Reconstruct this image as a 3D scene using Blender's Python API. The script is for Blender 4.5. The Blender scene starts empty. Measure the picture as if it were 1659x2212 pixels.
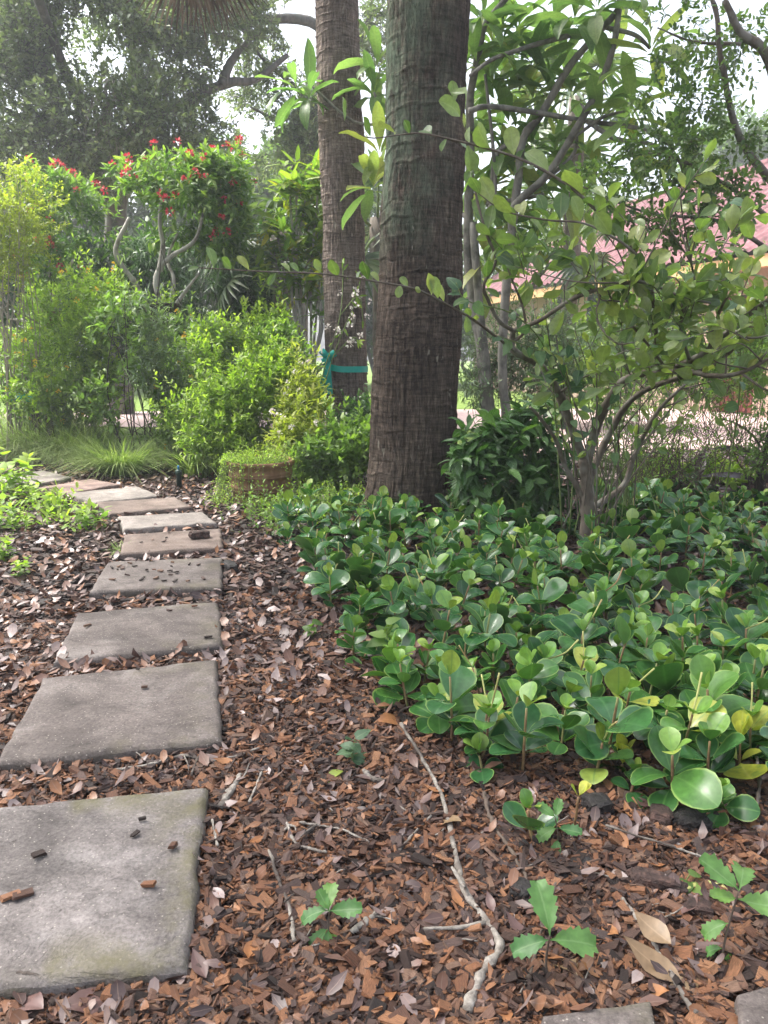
import bpy, math, random
import numpy as np
from mathutils import Vector

random.seed(11)
R = np.random.default_rng(11)
PI = math.pi
S = bpy.context.scene
COL = S.collection

# ------------------------------------------------------------------ camera model (used to turn photo positions into places)
F, CX, CY, HC = 1659.0, 829.5, 1106.0, 1.12
PITCH = math.radians(11.8)
CP, SP = math.cos(PITCH), math.sin(PITCH)


def ray(u, v):
    x, y = (u - CX) / F, -(v - CY) / F
    return np.array([x, CP + y * SP, -SP + y * CP])


def W(u, v, Y):
    r = ray(u, v)
    return np.array([0, 0, HC]) + r * (Y / r[1])


def G(u, v, z=0.0):
    r = ray(u, v)
    return np.array([0, 0, HC]) + r * ((z - HC) / r[2])


def depth(p):
    return p[1] * CP - (p[2] - HC) * SP


def mpp(u, v, Y):                      # metres per photo pixel at that place
    return depth(W(u, v, Y)) / F


def px(p):
    d = p[1] * CP - (p[2] - HC) * SP
    return CX + p[0] / d * F, CY - (p[1] * SP + (p[2] - HC) * CP) / d * F


# ------------------------------------------------------------------ noise
_TAB = np.random.default_rng(3).random((256, 256))


def vnoise(x, y, perx=256):
    x = np.asarray(x, float); y = np.asarray(y, float)
    xi = np.floor(x).astype(int); yi = np.floor(y).astype(int)
    fx, fy = x - xi, y - yi
    fx = fx * fx * (3 - 2 * fx); fy = fy * fy * (3 - 2 * fy)
    a = _TAB[xi % perx % 256, yi % 256]; b = _TAB[(xi + 1) % perx % 256, yi % 256]
    c = _TAB[xi % perx % 256, (yi + 1) % 256]; d = _TAB[(xi + 1) % perx % 256, (yi + 1) % 256]
    return (a * (1 - fx) + b * fx) * (1 - fy) + (c * (1 - fx) + d * fx) * fy


_K = np.random.default_rng(5).normal(size=(9, 3)); _PH = np.random.default_rng(6).random(9) * 6.28


def snoise(p, f):                      # cheap smooth 3-D noise about -1..1
    return np.sin(np.asarray(p) * f @ _K.T + _PH).sum(1) / 3.0


def nrmz(a):
    a = np.asarray(a, float)
    return a / np.maximum(np.linalg.norm(a, axis=-1, keepdims=True), 1e-9)


# ------------------------------------------------------------------ mesh builder
class MB:
    def __init__(s):
        s.v = []; s.lf = []; s.q = []; s.t = []; s.qm = []; s.tm = []; s.n = 0

    def add(s, v, quads=None, tris=None, lf=None, mat=0):
        v = np.asarray(v, float).reshape(-1, 3)
        s.v.append(v)
        s.lf.append(np.zeros((len(v), 3)) if lf is None else np.asarray(lf, float).reshape(-1, 3))
        if quads is not None and len(quads):
            q = np.asarray(quads, int).reshape(-1, 4); s.q.append(q + s.n); s.qm.append(np.full(len(q), mat))
        if tris is not None and len(tris):
            t = np.asarray(tris, int).reshape(-1, 3); s.t.append(t + s.n); s.tm.append(np.full(len(t), mat))
        s.n += len(v)

    def mesh(s, name, mats, off=None, smooth=True):
        me = bpy.data.meshes.new(name)
        v = np.concatenate(s.v) if s.v else np.zeros((0, 3))
        if off is not None:
            v = v - np.asarray(off)
        q = np.concatenate(s.q) if s.q else np.zeros((0, 4), int)
        t = np.concatenate(s.t) if s.t else np.zeros((0, 3), int)
        me.vertices.add(len(v)); me.vertices.foreach_set('co', v.astype(np.float32).ravel())
        me.loops.add(q.size + t.size)
        me.loops.foreach_set('vertex_index', np.concatenate([q.ravel(), t.ravel()]).astype(np.int32))
        me.polygons.add(len(q) + len(t))
        ls = np.concatenate([np.arange(len(q)) * 4, q.size + np.arange(len(t)) * 3]).astype(np.int32)
        me.polygons.foreach_set('loop_start', ls)
        mi = np.concatenate((s.qm or [np.zeros(0)]) + (s.tm or [np.zeros(0)])).astype(np.int32)
        me.update(calc_edges=True)
        me.polygons.foreach_set('material_index', mi)
        me.polygons.foreach_set('use_smooth', np.full(len(q) + len(t), smooth))
        a = me.attributes.new('lf', 'FLOAT_VECTOR', 'POINT')
        a.data.foreach_set('vector', np.concatenate(s.lf).astype(np.float32).ravel())
        for m in (mats if isinstance(mats, (list, tuple)) else [mats]):
            me.materials.append(m)
        me.update()
        return me


def tag(o, label=None, cat=None, group=None, kind=None):
    if label: o['label'] = label
    if cat: o['category'] = cat
    if group: o['group'] = group
    if kind: o['kind'] = kind
    return o


def thing(name, label, cat, loc=(0, 0, 0), group=None):
    o = bpy.data.objects.new(name, None); COL.objects.link(o)
    o.location = tuple(float(c) for c in loc); o.empty_display_size = 0.05
    return tag(o, label, cat, group)


ORG = {}


def part(mb, name, mats, root, smooth=True):
    off = ORG[root.name] if root.name in ORG else np.array(root.location)
    o = bpy.data.objects.new(name, mb.mesh(name, mats, off, smooth)); COL.objects.link(o)
    o.parent = root; ORG[o.name] = off
    return o


def solo(mb, name, mats, label, cat, org=None, group=None, smooth=True):
    org = np.asarray(mb.v[0].mean(0) if org is None else org)
    o = bpy.data.objects.new(name, mb.mesh(name, mats, org, smooth)); COL.objects.link(o)
    o.location = tuple(org); ORG[o.name] = org
    return tag(o, label, cat, group)


def struct(mb, name, mats, smooth=False):
    o = bpy.data.objects.new(name, mb.mesh(name, mats, None, smooth)); COL.objects.link(o)
    return tag(o, kind='structure')


def dup(root, loc, rot=(0, 0, 0), sc=1.0, label=None, group=None):
    r = root.copy(); COL.objects.link(r)
    r.location = tuple(float(c) for c in loc); r.rotation_euler = rot; r.scale = (sc, sc, sc)
    if label: r['label'] = label
    if group: r['group'] = group
    for ch in list(root.children):
        c = ch.copy(); COL.objects.link(c); c.parent = r
    return r


# ------------------------------------------------------------------ shape helpers
def catmull(P, n):
    P = np.asarray(P, float)
    if len(P) == 2:
        t = np.linspace(0, 1, n)[:, None]; return P[0] * (1 - t) + P[1] * t
    Q = np.vstack([2 * P[0] - P[1], P, 2 * P[-1] - P[-2]])
    out = []
    for s in np.linspace(0, len(P) - 1 - 1e-6, n):
        i = int(s); t = s - i
        a, b, c, d = Q[i], Q[i + 1], Q[i + 2], Q[i + 3]
        out.append(.5 * (2 * b + (c - a) * t + (2 * a - 5 * b + 4 * c - d) * t * t + (3 * b - a - 3 * c + d) * t ** 3))
    return np.array(out)


def tube(mb, P, r, sides=6, mat=0, cap=True, knob=0.0):
    P = np.asarray(P, float); n = len(P)
    r = np.broadcast_to(np.asarray(r, float), (n,))
    T = nrmz(np.gradient(P, axis=0))
    N = np.zeros_like(P)
    ref = np.array([0, 0, 1.0]) if abs(T[0][2]) < .9 else np.array([1.0, 0, 0])
    N[0] = nrmz(np.cross(T[0], ref))
    for i in range(1, n):
        N[i] = nrmz(N[i - 1] - T[i] * (N[i - 1] @ T[i]))
    B = np.cross(T, N)
    a = np.arange(sides) / sides * 2 * PI
    rr = r[:, None] * np.ones(sides)
    if knob:
        rr = rr * (1 + knob * (R.random((n, sides)) - .5) + knob * (R.random((n, 1)) - .5))
    V = P[:, None, :] + rr[:, :, None] * (np.cos(a)[None, :, None] * N[:, None, :] + np.sin(a)[None, :, None] * B[:, None, :])
    ii, jj = np.meshgrid(np.arange(n - 1), np.arange(sides), indexing='ij')
    j2 = (jj + 1) % sides
    q = np.stack([ii * sides + jj, ii * sides + j2, (ii + 1) * sides + j2, (ii + 1) * sides + jj], -1).reshape(-1, 4)
    ln = np.concatenate([[0], np.cumsum(np.linalg.norm(np.diff(P, axis=0), axis=1))])
    lf = np.stack([np.broadcast_to(a, (n, sides)), np.broadcast_to(ln[:, None], (n, sides)), np.full((n, sides), R.random())], -1)
    V = V.reshape(-1, 3); lf = lf.reshape(-1, 3); tr = []
    if cap:
        V = np.vstack([V, P[0], P[-1]]); lf = np.vstack([lf, lf[0], lf[-1]])
        c0, c1 = n * sides, n * sides + 1
        for j in range(sides):
            k = (j + 1) % sides
            tr += [[c0, k, j], [c1, (n - 1) * sides + j, (n - 1) * sides + k]]
    mb.add(V, q, tr, lf, mat)


def many_tubes(mb, A, B, C, r0, r1, sides=3, rows=4, mat=0):
    """N thin bent twigs at once: quadratic from A by B to C."""
    N = len(A)
    t = np.linspace(0, 1, rows)[None, :, None]
    P = A[:, None] * (1 - t) ** 2 + B[:, None] * 2 * t * (1 - t) + C[:, None] * t * t
    T = nrmz(C - A); ref = nrmz(R.normal(size=(N, 3)))
    Nn = nrmz(np.cross(T, ref)); Bn = np.cross(T, Nn)
    a = np.arange(sides) / sides * 2 * PI
    rad = (np.asarray(r0).reshape(-1, 1) * (1 - t[0, :, 0]) + np.asarray(r1).reshape(-1, 1) * t[0, :, 0])
    ring = np.cos(a)[None, :, None] * Nn[:, None] + np.sin(a)[None, :, None] * Bn[:, None]
    V = P[:, :, None] + rad[:, :, None, None] * ring[:, None]
    base = (np.arange(N) * rows * sides)[:, None, None]
    ii, jj = np.meshgrid(np.arange(rows - 1), np.arange(sides), indexing='ij'); j2 = (jj + 1) % sides
    q = np.stack([ii * sides + jj, ii * sides + j2, (ii + 1) * sides + j2, (ii + 1) * sides + jj], -1).reshape(-1, 4)
    q = (q[None] + base.reshape(-1, 1, 1)).reshape(-1, 4)
    lf = np.zeros((N, rows, sides, 3)); lf[..., 1] = (t[0, :, 0] * .3)[None, :, None]; lf[..., 2] = R.random((N, 1, 1))
    mb.add(V.reshape(-1, 3), q, None, lf.reshape(-1, 3), mat)


PROF = {
    'oval': lambda t: np.sin(PI * t) ** .8,
    'obov': lambda t: np.clip(np.sin(PI * t ** 1.45), 0, 1) ** .62 * np.clip(t * 5 + .06, 0, 1),
    'round': lambda t: np.sin(PI * t) ** .55,
    'lance': lambda t: np.sin(PI * t ** .8) ** 1.15,
    'long': lambda t: np.sin(PI * t ** 1.25) ** .8,
    'linear': lambda t: np.clip(np.sin(PI * t ** .7), 0, 1) ** .5,
    'heart': lambda t: np.clip(np.sin(PI * t ** .55), 0, 1) ** .9,
    'chipleaf': lambda t: np.sin(PI * t ** 1.1) ** .7,
}


def tmpl(kind, rows=5, asp=.5, curl=.4, fold=.25, cup=0.0, cols=3, wav=0.0, teeth=0):
    """A leaf: x across, y along (0..1), z up. Returns verts, quads, lf(u,t)."""
    t = .5 - .5 * np.cos(PI * np.linspace(0, 1, rows)) if not teeth else np.linspace(0, 1, rows)
    w = PROF[kind](np.clip(t, 0, 1)) * asp * .5 if kind in PROF else None
    if teeth:
        w = w * (1 + .16 * np.where(np.arange(rows) % 2, 1, -1))
    w = np.maximum(w, .006); w[-1] = .004
    u = np.linspace(-1, 1, cols)
    X = w[:, None] * u[None]
    Y = np.broadcast_to(t[:, None], X.shape).copy()
    if teeth:
        Y += np.abs(u)[None] * .035 * np.where(np.arange(rows) % 2, 1, -.3)[:, None]
    Z = fold * np.abs(X) + cup * X * X / asp
    if wav:
        Z = Z + wav * np.sin(t * 9)[:, None] * np.abs(u)[None] * .1
    if abs(curl) > 1e-3:
        Yn = np.sin(curl * Y) / curl + np.sin(curl * Y) * Z
        Z = -(1 - np.cos(curl * Y)) / curl + np.cos(curl * Y) * Z
        Y = Yn
    V = np.stack([X, Y, Z], -1).reshape(-1, 3)
    ii, jj = np.meshgrid(np.arange(rows - 1), np.arange(cols - 1), indexing='ij')
    q = np.stack([ii * cols + jj, ii * cols + jj + 1, (ii + 1) * cols + jj + 1, (ii + 1) * cols + jj], -1).reshape(-1, 4)
    lf = np.stack([np.broadcast_to(u[None], X.shape), np.broadcast_to(t[:, None], X.shape), np.zeros(X.shape)], -1).reshape(-1, 3)
    return V, q, lf


def scatter(mb, T, pos, d, n, L, wsc=1.0, rnd=None, mat=0):
    """Put leaf templates (a list: one is drawn per leaf) at pos, axis d, facing n."""
    if not isinstance(T, list): T = [T]
    pos = np.asarray(pos, float); N = len(pos)
    if N == 0: return
    d = nrmz(d); n = nrmz(n - d * (n * d).sum(1, keepdims=True) + 1e-6); s = np.cross(d, n)
    L = np.broadcast_to(np.asarray(L, float), (N,)); wsc = np.broadcast_to(np.asarray(wsc, float), (N,))
    rnd = R.random(N) if rnd is None else np.broadcast_to(np.asarray(rnd, float), (N,))
    pick = R.integers(len(T), size=N)
    for k, (V, q, lf) in enumerate(T):
        m = pick == k; c = int(m.sum())
        if not c: continue
        P = (V[None, :, 0, None] * (wsc[m, None, None] * s[m][:, None]) + V[None, :, 1, None] * d[m][:, None] + V[None, :, 2, None] * n[m][:, None])
        P = pos[m][:, None] + L[m, None, None] * P
        l = np.broadcast_to(lf[None], (c,) + lf.shape).copy(); l[:, :, 2] = rnd[m][:, None]
        Q = (q[None] + (np.arange(c) * len(V))[:, None, None]).reshape(-1, 4)
        mb.add(P.reshape(-1, 3), Q, None, l.reshape(-1, 3), mat)


UP = np.array([0, 0, 1.0])


def shoots(mb, base, d, Lt, k, T, L, ang=55, jit=.35, sag=0.0, tw=None, twr=.0015, start=.15, tipbright=0.0, rbias=None, mat=0, twmat=0, up=1.0, Ljit=.3, wsc=1.0):
    """M leafy twigs: k leaves each in a spiral. mb gets leaves, tw (another MB) the twigs."""
    base = np.asarray(base, float); M = len(base); d = nrmz(d)
    Lt = np.broadcast_to(np.asarray(Lt, float), (M,))
    ref = nrmz(R.normal(size=(M, 3))); a1 = nrmz(np.cross(d, ref)); a2 = np.cross(d, a1)
    t = np.linspace(start, 1, k)[None]
    ts = t + (R.random((M, k)) - .5) * .1
    P = base[:, None] + d[:, None] * (Lt[:, None] * ts)[..., None] - UP * (sag * (Lt[:, None] * ts * ts))[..., None]
    az = np.arange(k)[None] * 2.4 + R.random((M, 1)) * 6.28 + R.normal(size=(M, k)) * .3
    an = np.radians(ang) * (1.15 - .55 * t) + R.normal(size=(M, k)) * jit * .5
    rad = np.cos(az)[..., None] * a1[:, None] + np.sin(az)[..., None] * a2[:, None]
    D = np.cos(an)[..., None] * d[:, None] + np.sin(an)[..., None] * rad
    D[..., 2] -= sag * t * .8
    Nn = UP[None, None] * up + R.normal(size=(M, k, 3)) * jit - rad * .15
    LL = L * (1 + (R.random((M, k)) - .5) * 2 * Ljit)
    rn = R.random((M, 1)) * .5 + R.random((M, k)) * .5
    if tipbright: rn = np.clip(rn * (1 - tipbright) + tipbright * t ** 2, 0, .999)
    if rbias is not None: rn = np.clip(rn * .6 + .4 * np.asarray(rbias)[:, None], 0, .999)
    scatter(mb, T, P.reshape(-1, 3), D.reshape(-1, 3), Nn.reshape(-1, 3), LL.ravel(), wsc, rn.ravel(), mat)
    if tw is not None:
        E = base + d * Lt[:, None] - UP * (sag * Lt)[:, None]
        many_tubes(tw, base, base + d * Lt[:, None] * .5, E, np.full(M, twr), np.full(M, twr * .5), 3, 3, twmat)


def blades(mb, base, az, L, w, lean, droop, rows=5, mat=0):
    N = len(base); t = np.linspace(0, 1, rows)[None]
    h = np.stack([np.cos(az), np.sin(az), np.zeros(N)], -1); s = np.stack([-np.sin(az), np.cos(az), np.zeros(N)], -1)
    L = np.broadcast_to(L, (N,)); lean = np.broadcast_to(lean, (N,)); droop = np.broadcast_to(droop, (N,))
    H = (lean[:, None] * t + droop[:, None] * t * t) * L[:, None]
    Z = (t * np.sqrt(np.maximum(.05, 1 - lean[:, None] ** 2)) - droop[:, None] * .75 * t ** 2.4) * L[:, None]
    C = base[:, None] + h[:, None] * H[..., None] + UP * Z[..., None]
    ww = (np.broadcast_to(w, (N,))[:, None] * (1 - t ** 2 * .9))[..., None] * s[:, None]
    V = np.stack([C - ww, C + ww], 2)
    i = np.arange(rows - 1)
    q = np.stack([i * 2, i * 2 + 1, i * 2 + 3, i * 2 + 2], -1)
    q = (q[None] + (np.arange(N) * rows * 2)[:, None, None]).reshape(-1, 4)
    lf = np.zeros((N, rows, 2, 3)); lf[..., 0] = [-1, 1]; lf[..., 1] = t[0][None, :, None]; lf[..., 2] = R.random((N, 1, 1))
    mb.add(V.reshape(-1, 3), q, None, lf.reshape(-1, 3), mat)


def lathe(mb, prof, c, seg=40, mat=0):
    prof = np.asarray(prof, float); n = len(prof); a = np.arange(seg) / seg * 2 * PI
    V = np.stack([c[0] + prof[:, None, 0] * np.cos(a), c[1] + prof[:, None, 0] * np.sin(a), np.broadcast_to(c[2] + prof[:, None, 1], (n, seg))], -1)
    ii, jj = np.meshgrid(np.arange(n - 1), np.arange(seg), indexing='ij'); j2 = (jj + 1) % seg
    q = np.stack([ii * seg + jj, ii * seg + j2, (ii + 1) * seg + j2, (ii + 1) * seg + jj], -1).reshape(-1, 4)
    mb.add(V.reshape(-1, 3), q, None, None, mat)


def box(mb, o, ax, ay, az, mat=0):
    """box from corner o with edge vectors."""
    o, ax, ay, az = [np.asarray(a, float) for a in (o, ax, ay, az)]
    v = [o, o + ax, o + ax + ay, o + ay, o + az, o + ax + az, o + ax + ay + az, o + ay + az]
    mb.add(v, [[0, 3, 2, 1], [4, 5, 6, 7], [0, 1, 5, 4], [1, 2, 6, 5], [2, 3, 7, 6], [3, 0, 4, 7]], None, None, mat)


# ------------------------------------------------------------------ materials
class NT:
    def __init__(s, name):
        s.m = bpy.data.materials.new(name); s.m.use_nodes = True
        s.t = s.m.node_tree; s.t.nodes.clear()
        s.out = s.t.nodes.new('ShaderNodeOutputMaterial')

    def n(s, typ, props=None, **inp):
        o = s.t.nodes.new('ShaderNode' + typ)
        for k, v in (props or {}).items(): setattr(o, k, v)
        for k, v in inp.items(): s.set(o, k, v)
        return o

    def set(s, o, k, v):
        key = int(k[1:]) if k[0] == 'i' and k[1:].isdigit() else k.replace('_', ' ')
        if isinstance(v, bpy.types.NodeSocket): s.t.links.new(v, o.inputs[key])
        elif isinstance(v, bpy.types.Node): s.t.links.new(v.outputs[0], o.inputs[key])
        else: o.inputs[key].default_value = v

    def math(s, op, a, b=0.0, c=0.0, clamp=False):
        o = s.n('Math', {'operation': op, 'use_clamp': clamp}); s.set(o, 'i0', a); s.set(o, 'i1', b)
        if op in ('MULTIPLY_ADD', 'SMOOTHSTEP'): s.set(o, 'i2', c)
        return o.outputs[0]

    def mix(s, f, a, b, typ='MIX'):
        o = s.n('Mix', {'data_type': 'RGBA', 'blend_type': typ})
        s.set(o, 'i0', f); s.set(o, 'i6', a if not isinstance(a, tuple) else a + (1,) * (4 - len(a))); s.set(o, 'i7', b if not isinstance(b, tuple) else b + (1,) * (4 - len(b)))
        return o.outputs[2]

    def ramp(s, f, stops, interp='LINEAR'):
        o = s.n('ValToRGB'); s.set(o, 'i0', f); cr = o.color_ramp; cr.interpolation = interp
        while len(cr.elements) < len(stops): cr.elements.new(.5)
        for e, (p, c) in zip(cr.elements, stops):
            e.position = p; e.color = tuple(c) + (1,) if not isinstance(c, (int, float)) else (c, c, c, 1)
        return o.outputs[0]

    def noise(s, vec, scale, detail=4, rough=.55, dist=0.0):
        o = s.n('TexNoise', None, Scale=scale, Detail=detail, Roughness=rough, Distortion=dist)
        if vec is not None: s.set(o, 'Vector', vec)
        return o.outputs[0]

    def mapv(s, vec, sc=(1, 1, 1), loc=(0, 0, 0)):
        o = s.n('Mapping'); s.set(o, 'Vector', vec); o.inputs['Scale'].default_value = sc; o.inputs['Location'].default_value = loc
        return o.outputs[0]

    def obj(s):
        return s.n('TexCoord').outputs['Object']

    def pos(s):
        return s.n('NewGeometry').outputs['Position']

    def bump(s, h, st=.3, dist=.01):
        return s.n('Bump', None, Strength=st, Distance=dist, Height=h).outputs[0]

    def finish(s, base, rough=.6, normal=None, spec=.4, trans=0.0, tcol=None, **kw):
        p = s.n('BsdfPrincipled'); s.set(p, 'Base Color', base if not isinstance(base, tuple) else base + (1,)); s.set(p, 'Roughness', rough)
        s.set(p, 'Specular IOR Level', spec)
        if normal is not None: s.set(p, 'Normal', normal)
        for k, v in kw.items(): s.set(p, k, v)
        sh = p.outputs[0]
        if trans:
            tr = s.n('BsdfTranslucent'); s.set(tr, 'Color', tcol if tcol is not None else base)
            mx = s.n('MixShader'); s.set(mx, 'i0', trans); s.set(mx, 'i1', sh); s.set(mx, 'i2', tr); sh = mx.outputs[0]
        s.t.links.new(sh, s.out.inputs[0])
        return s.m


def leafmat(name, stops, trans=.35, rough=.5, spec=.4, rib=None, edge=None, under=None, tint=1.0, vein=0, spots=None, tgain=(1.5, 1.75, .7)):
    """stops: colours over the per-leaf random value."""
    t = NT(name)
    at = t.n('Attribute', {'attribute_name': 'lf'})
    sp = t.n('SeparateXYZ'); t.set(sp, 'i0', at.outputs['Vector'])
    u, v, r = sp.outputs
    n = len(stops)
    st = [(i / max(1, n - 1), c) for i, c in enumerate(stops)] if not isinstance(stops[0][0], (list, tuple)) else [(p, c) for c, p in stops]
    c = t.ramp(r, st)
    g = t.noise(t.pos(), 60 if rib or vein else 9, 2)
    c = t.mix(1.0, c, t.ramp(g, [(.25, .78), (.75, 1.2)]), 'MULTIPLY')
    au = t.math('ABSOLUTE', u)
    if rib:
        m = t.math('SUBTRACT', 1.0, t.math('MULTIPLY', au, 9.0), clamp=True)
        c = t.mix(t.math('MULTIPLY', m, .6), c, rib)
    if spots:
        s = t.ramp(t.noise(t.pos(), 26, 3), [(.55, 0.0), (.68, 1.0)])
        c = t.mix(s, c, spots)
    if edge:
        m = t.math('MULTIPLY', t.math('SUBTRACT', au, .86, clamp=True), 8.0, clamp=True)
        c = t.mix(t.math('MULTIPLY', m, .75), c, edge)
    tc = t.mix(1.0, c, tgain, 'MULTIPLY')
    if under:
        bf = t.n('NewGeometry').outputs['Backfacing']
        c = t.mix(bf, c, t.mix(.5, c, under))
    nm = None
    if vein:
        ph = t.math('SINE', t.math('MULTIPLY', t.math('SUBTRACT', v, t.math('MULTIPLY', au, .22)), float(vein)))
        nm = t.bump(ph, .55, .004)
    return t.finish(c, rough, nm, spec, trans, tc)


def barkmat(name, c1, c2, c3=None, scale=30, bump=.5, stretch=.25, rough=.85):
    t = NT(name)
    p = t.mapv(t.pos(), (1, 1, stretch))
    a = t.noise(p, scale, 5, .65)
    b = t.noise(t.pos(), 7, 3)
    c = t.mix(t.ramp(a, [(.35, 0.0), (.65, 1.0)]), c1, c2)
    if c3: c = t.mix(t.ramp(b, [(.5, 0.0), (.62, 1.0)]), c, c3)
    return t.finish(c, rough, t.bump(a, bump, .006), .25)


def flatmat(name, col, rough=.6, var=.15, scale=25, spec=.4, bump=.1, **kw):
    t = NT(name)
    a = t.noise(t.obj(), scale, 4)
    c = t.mix(1.0, tuple(col), t.ramp(a, [(.25, 1 - var), (.75, 1 + var)]), 'MULTIPLY')
    return t.finish(c, rough, t.bump(a, bump, .003), spec, **kw)

# ------------------------------------------------------------------ world, sun, camera
SUN_EL, SUN_AZ = 60.0, -68.0           # from behind the garden, left
w = bpy.data.worlds.new("World"); S.world = w; w.use_nodes = True
nt = w.node_tree; bg = nt.nodes['Background']
sky = nt.nodes.new('ShaderNodeTexSky'); sky.sky_type = 'NISHITA'; sky.sun_disc = False
sky.sun_elevation = math.radians(SUN_EL); sky.sun_rotation = math.radians(SUN_AZ)
sky.air_density = 1.0; sky.dust_density = 6.0; sky.ozone_density = 1.0
hs = nt.nodes.new('ShaderNodeHueSaturation'); hs.inputs['Saturation'].default_value = .52
nt.links.new(sky.outputs[0], hs.inputs['Color']); nt.links.new(hs.outputs[0], bg.inputs['Color'])
bg.inputs['Strength'].default_value = .15
sl = bpy.data.lights.new('sun', 'SUN'); sl.energy = 2.7; sl.angle = math.radians(16); sl.color = (1, .975, .92)
so = bpy.data.objects.new('sun', sl); COL.objects.link(so); so.location = (0, 0, 30)
a, e = math.radians(SUN_AZ), math.radians(SUN_EL)
so.rotation_euler = Vector((math.sin(a) * math.cos(e), math.cos(a) * math.cos(e), math.sin(e))).to_track_quat('Z', 'Y').to_euler()
cam = bpy.data.cameras.new('camera'); co = bpy.data.objects.new('camera', cam); COL.objects.link(co); S.camera = co
co.location = (0, 0, HC); co.rotation_euler = (math.radians(90) - PITCH, 0, 0)
cam.sensor_fit = 'HORIZONTAL'; cam.sensor_width = 36; cam.lens = 36 * F / 1659; cam.clip_start = .05; cam.clip_end = 800
S.view_settings.view_transform = 'Standard'; S.view_settings.look = 'None'; S.view_settings.exposure = 1.72; S.view_settings.gamma = 1
S.cycles.max_bounces = 6; S.cycles.diffuse_bounces = 3; S.cycles.glossy_bounces = 2; S.cycles.transmission_bounces = 4; S.cycles.transparent_max_bounces = 8
S.cycles.caustics_reflective = False; S.cycles.caustics_refractive = False
S.cycles.use_denoising = True

# ------------------------------------------------------------------ ground
def m_ground():
    t = NT('bed soil'); p = t.pos()
    a = t.noise(p, 18, 6, .7); b = t.noise(p, 90, 3)
    c = t.ramp(a, [(.3, (.022, .014, .010)), (.55, (.055, .034, .024)), (.75, (.10, .062, .045))])
    return t.finish(c, .9, t.bump(t.math('ADD', a, b), .8, .02), .2)


def m_lawn():
    t = NT('lawn'); p = t.pos()
    c = t.ramp(t.noise(p, 3, 5, .7), [(.3, (.09, .15, .025)), (.7, (.17, .25, .05))])
    return t.finish(c, .8, t.bump(t.noise(p, 120, 3), .8, .02), .2)


def m_pave():
    t = NT('pink pavers'); p = t.pos()
    br = t.n('TexBrick', None, Scale=4.0); t.set(br, 'Vector', p)
    br.inputs['Color1'].default_value = (.52, .40, .37, 1); br.inputs['Color2'].default_value = (.44, .31, .29, 1); br.inputs['Mortar'].default_value = (.26, .22, .2, 1)
    br.inputs['Mortar Size'].default_value = .015
    c = t.mix(1.0, br.outputs[0], t.ramp(t.noise(p, 2, 4), [(.3, .85), (.7, 1.15)]), 'MULTIPLY')
    return t.finish(c, .8, None, .3)


def sheet(name, mat, xs, ys, zf):
    mb = MB(); X, Y = np.meshgrid(xs, ys, indexing='ij'); n, m = X.shape
    V = np.stack([X, Y, zf(X, Y)], -1).reshape(-1, 3)
    i, j = np.meshgrid(np.arange(n - 1), np.arange(m - 1), indexing='ij')
    mb.add(V, np.stack([i * m + j, (i + 1) * m + j, (i + 1) * m + j + 1, i * m + j + 1], -1).reshape(-1, 4))
    return struct(mb, name, mat, True)


gx = np.concatenate([np.linspace(-110, -7, 8), np.linspace(-6, 6, 97), np.linspace(7, 110, 8)])
gy = np.concatenate([np.linspace(-40, -1, 5), np.linspace(-.5, 9, 77), np.linspace(10, 110, 12)])
sheet('ground', m_ground(), gx, gy, lambda X, Y: np.where((abs(X) < 6) & (Y > -.6) & (Y < 9.1), (vnoise(X * 2 + 40, Y * 2 + 40) - .6) * .03, -.012))


def poly(name, mat, pts, z):
    mb = MB(); n = len(pts)
    mb.add([[x, y, z] for x, y in pts], None, [[0, i, i + 1] for i in range(1, n - 1)])
    return struct(mb, name, mat)


poly('lawn', m_lawn(), [(-60, 9.2), (-3, 9.0), (0, 8.6), (1.2, 8.9), (2.0, 10.5), (60, 14), (60, 90), (-60, 90)], .012)
mb = MB()
DP = [(1.55, 6.7), (5, 6.5), (14, 6.5), (14, 15.4), (3.5, 15.2), (1.7, 11.2), (-14, 12.0), (-14, 13.6)]
mb.add([[x, y, .02] for x, y in DP], None, [[0, 1, 5], [1, 2, 3], [1, 3, 4], [1, 4, 5], [5, 4, 7], [5, 7, 6]])
struct(mb, 'driveway', m_pave())

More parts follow.
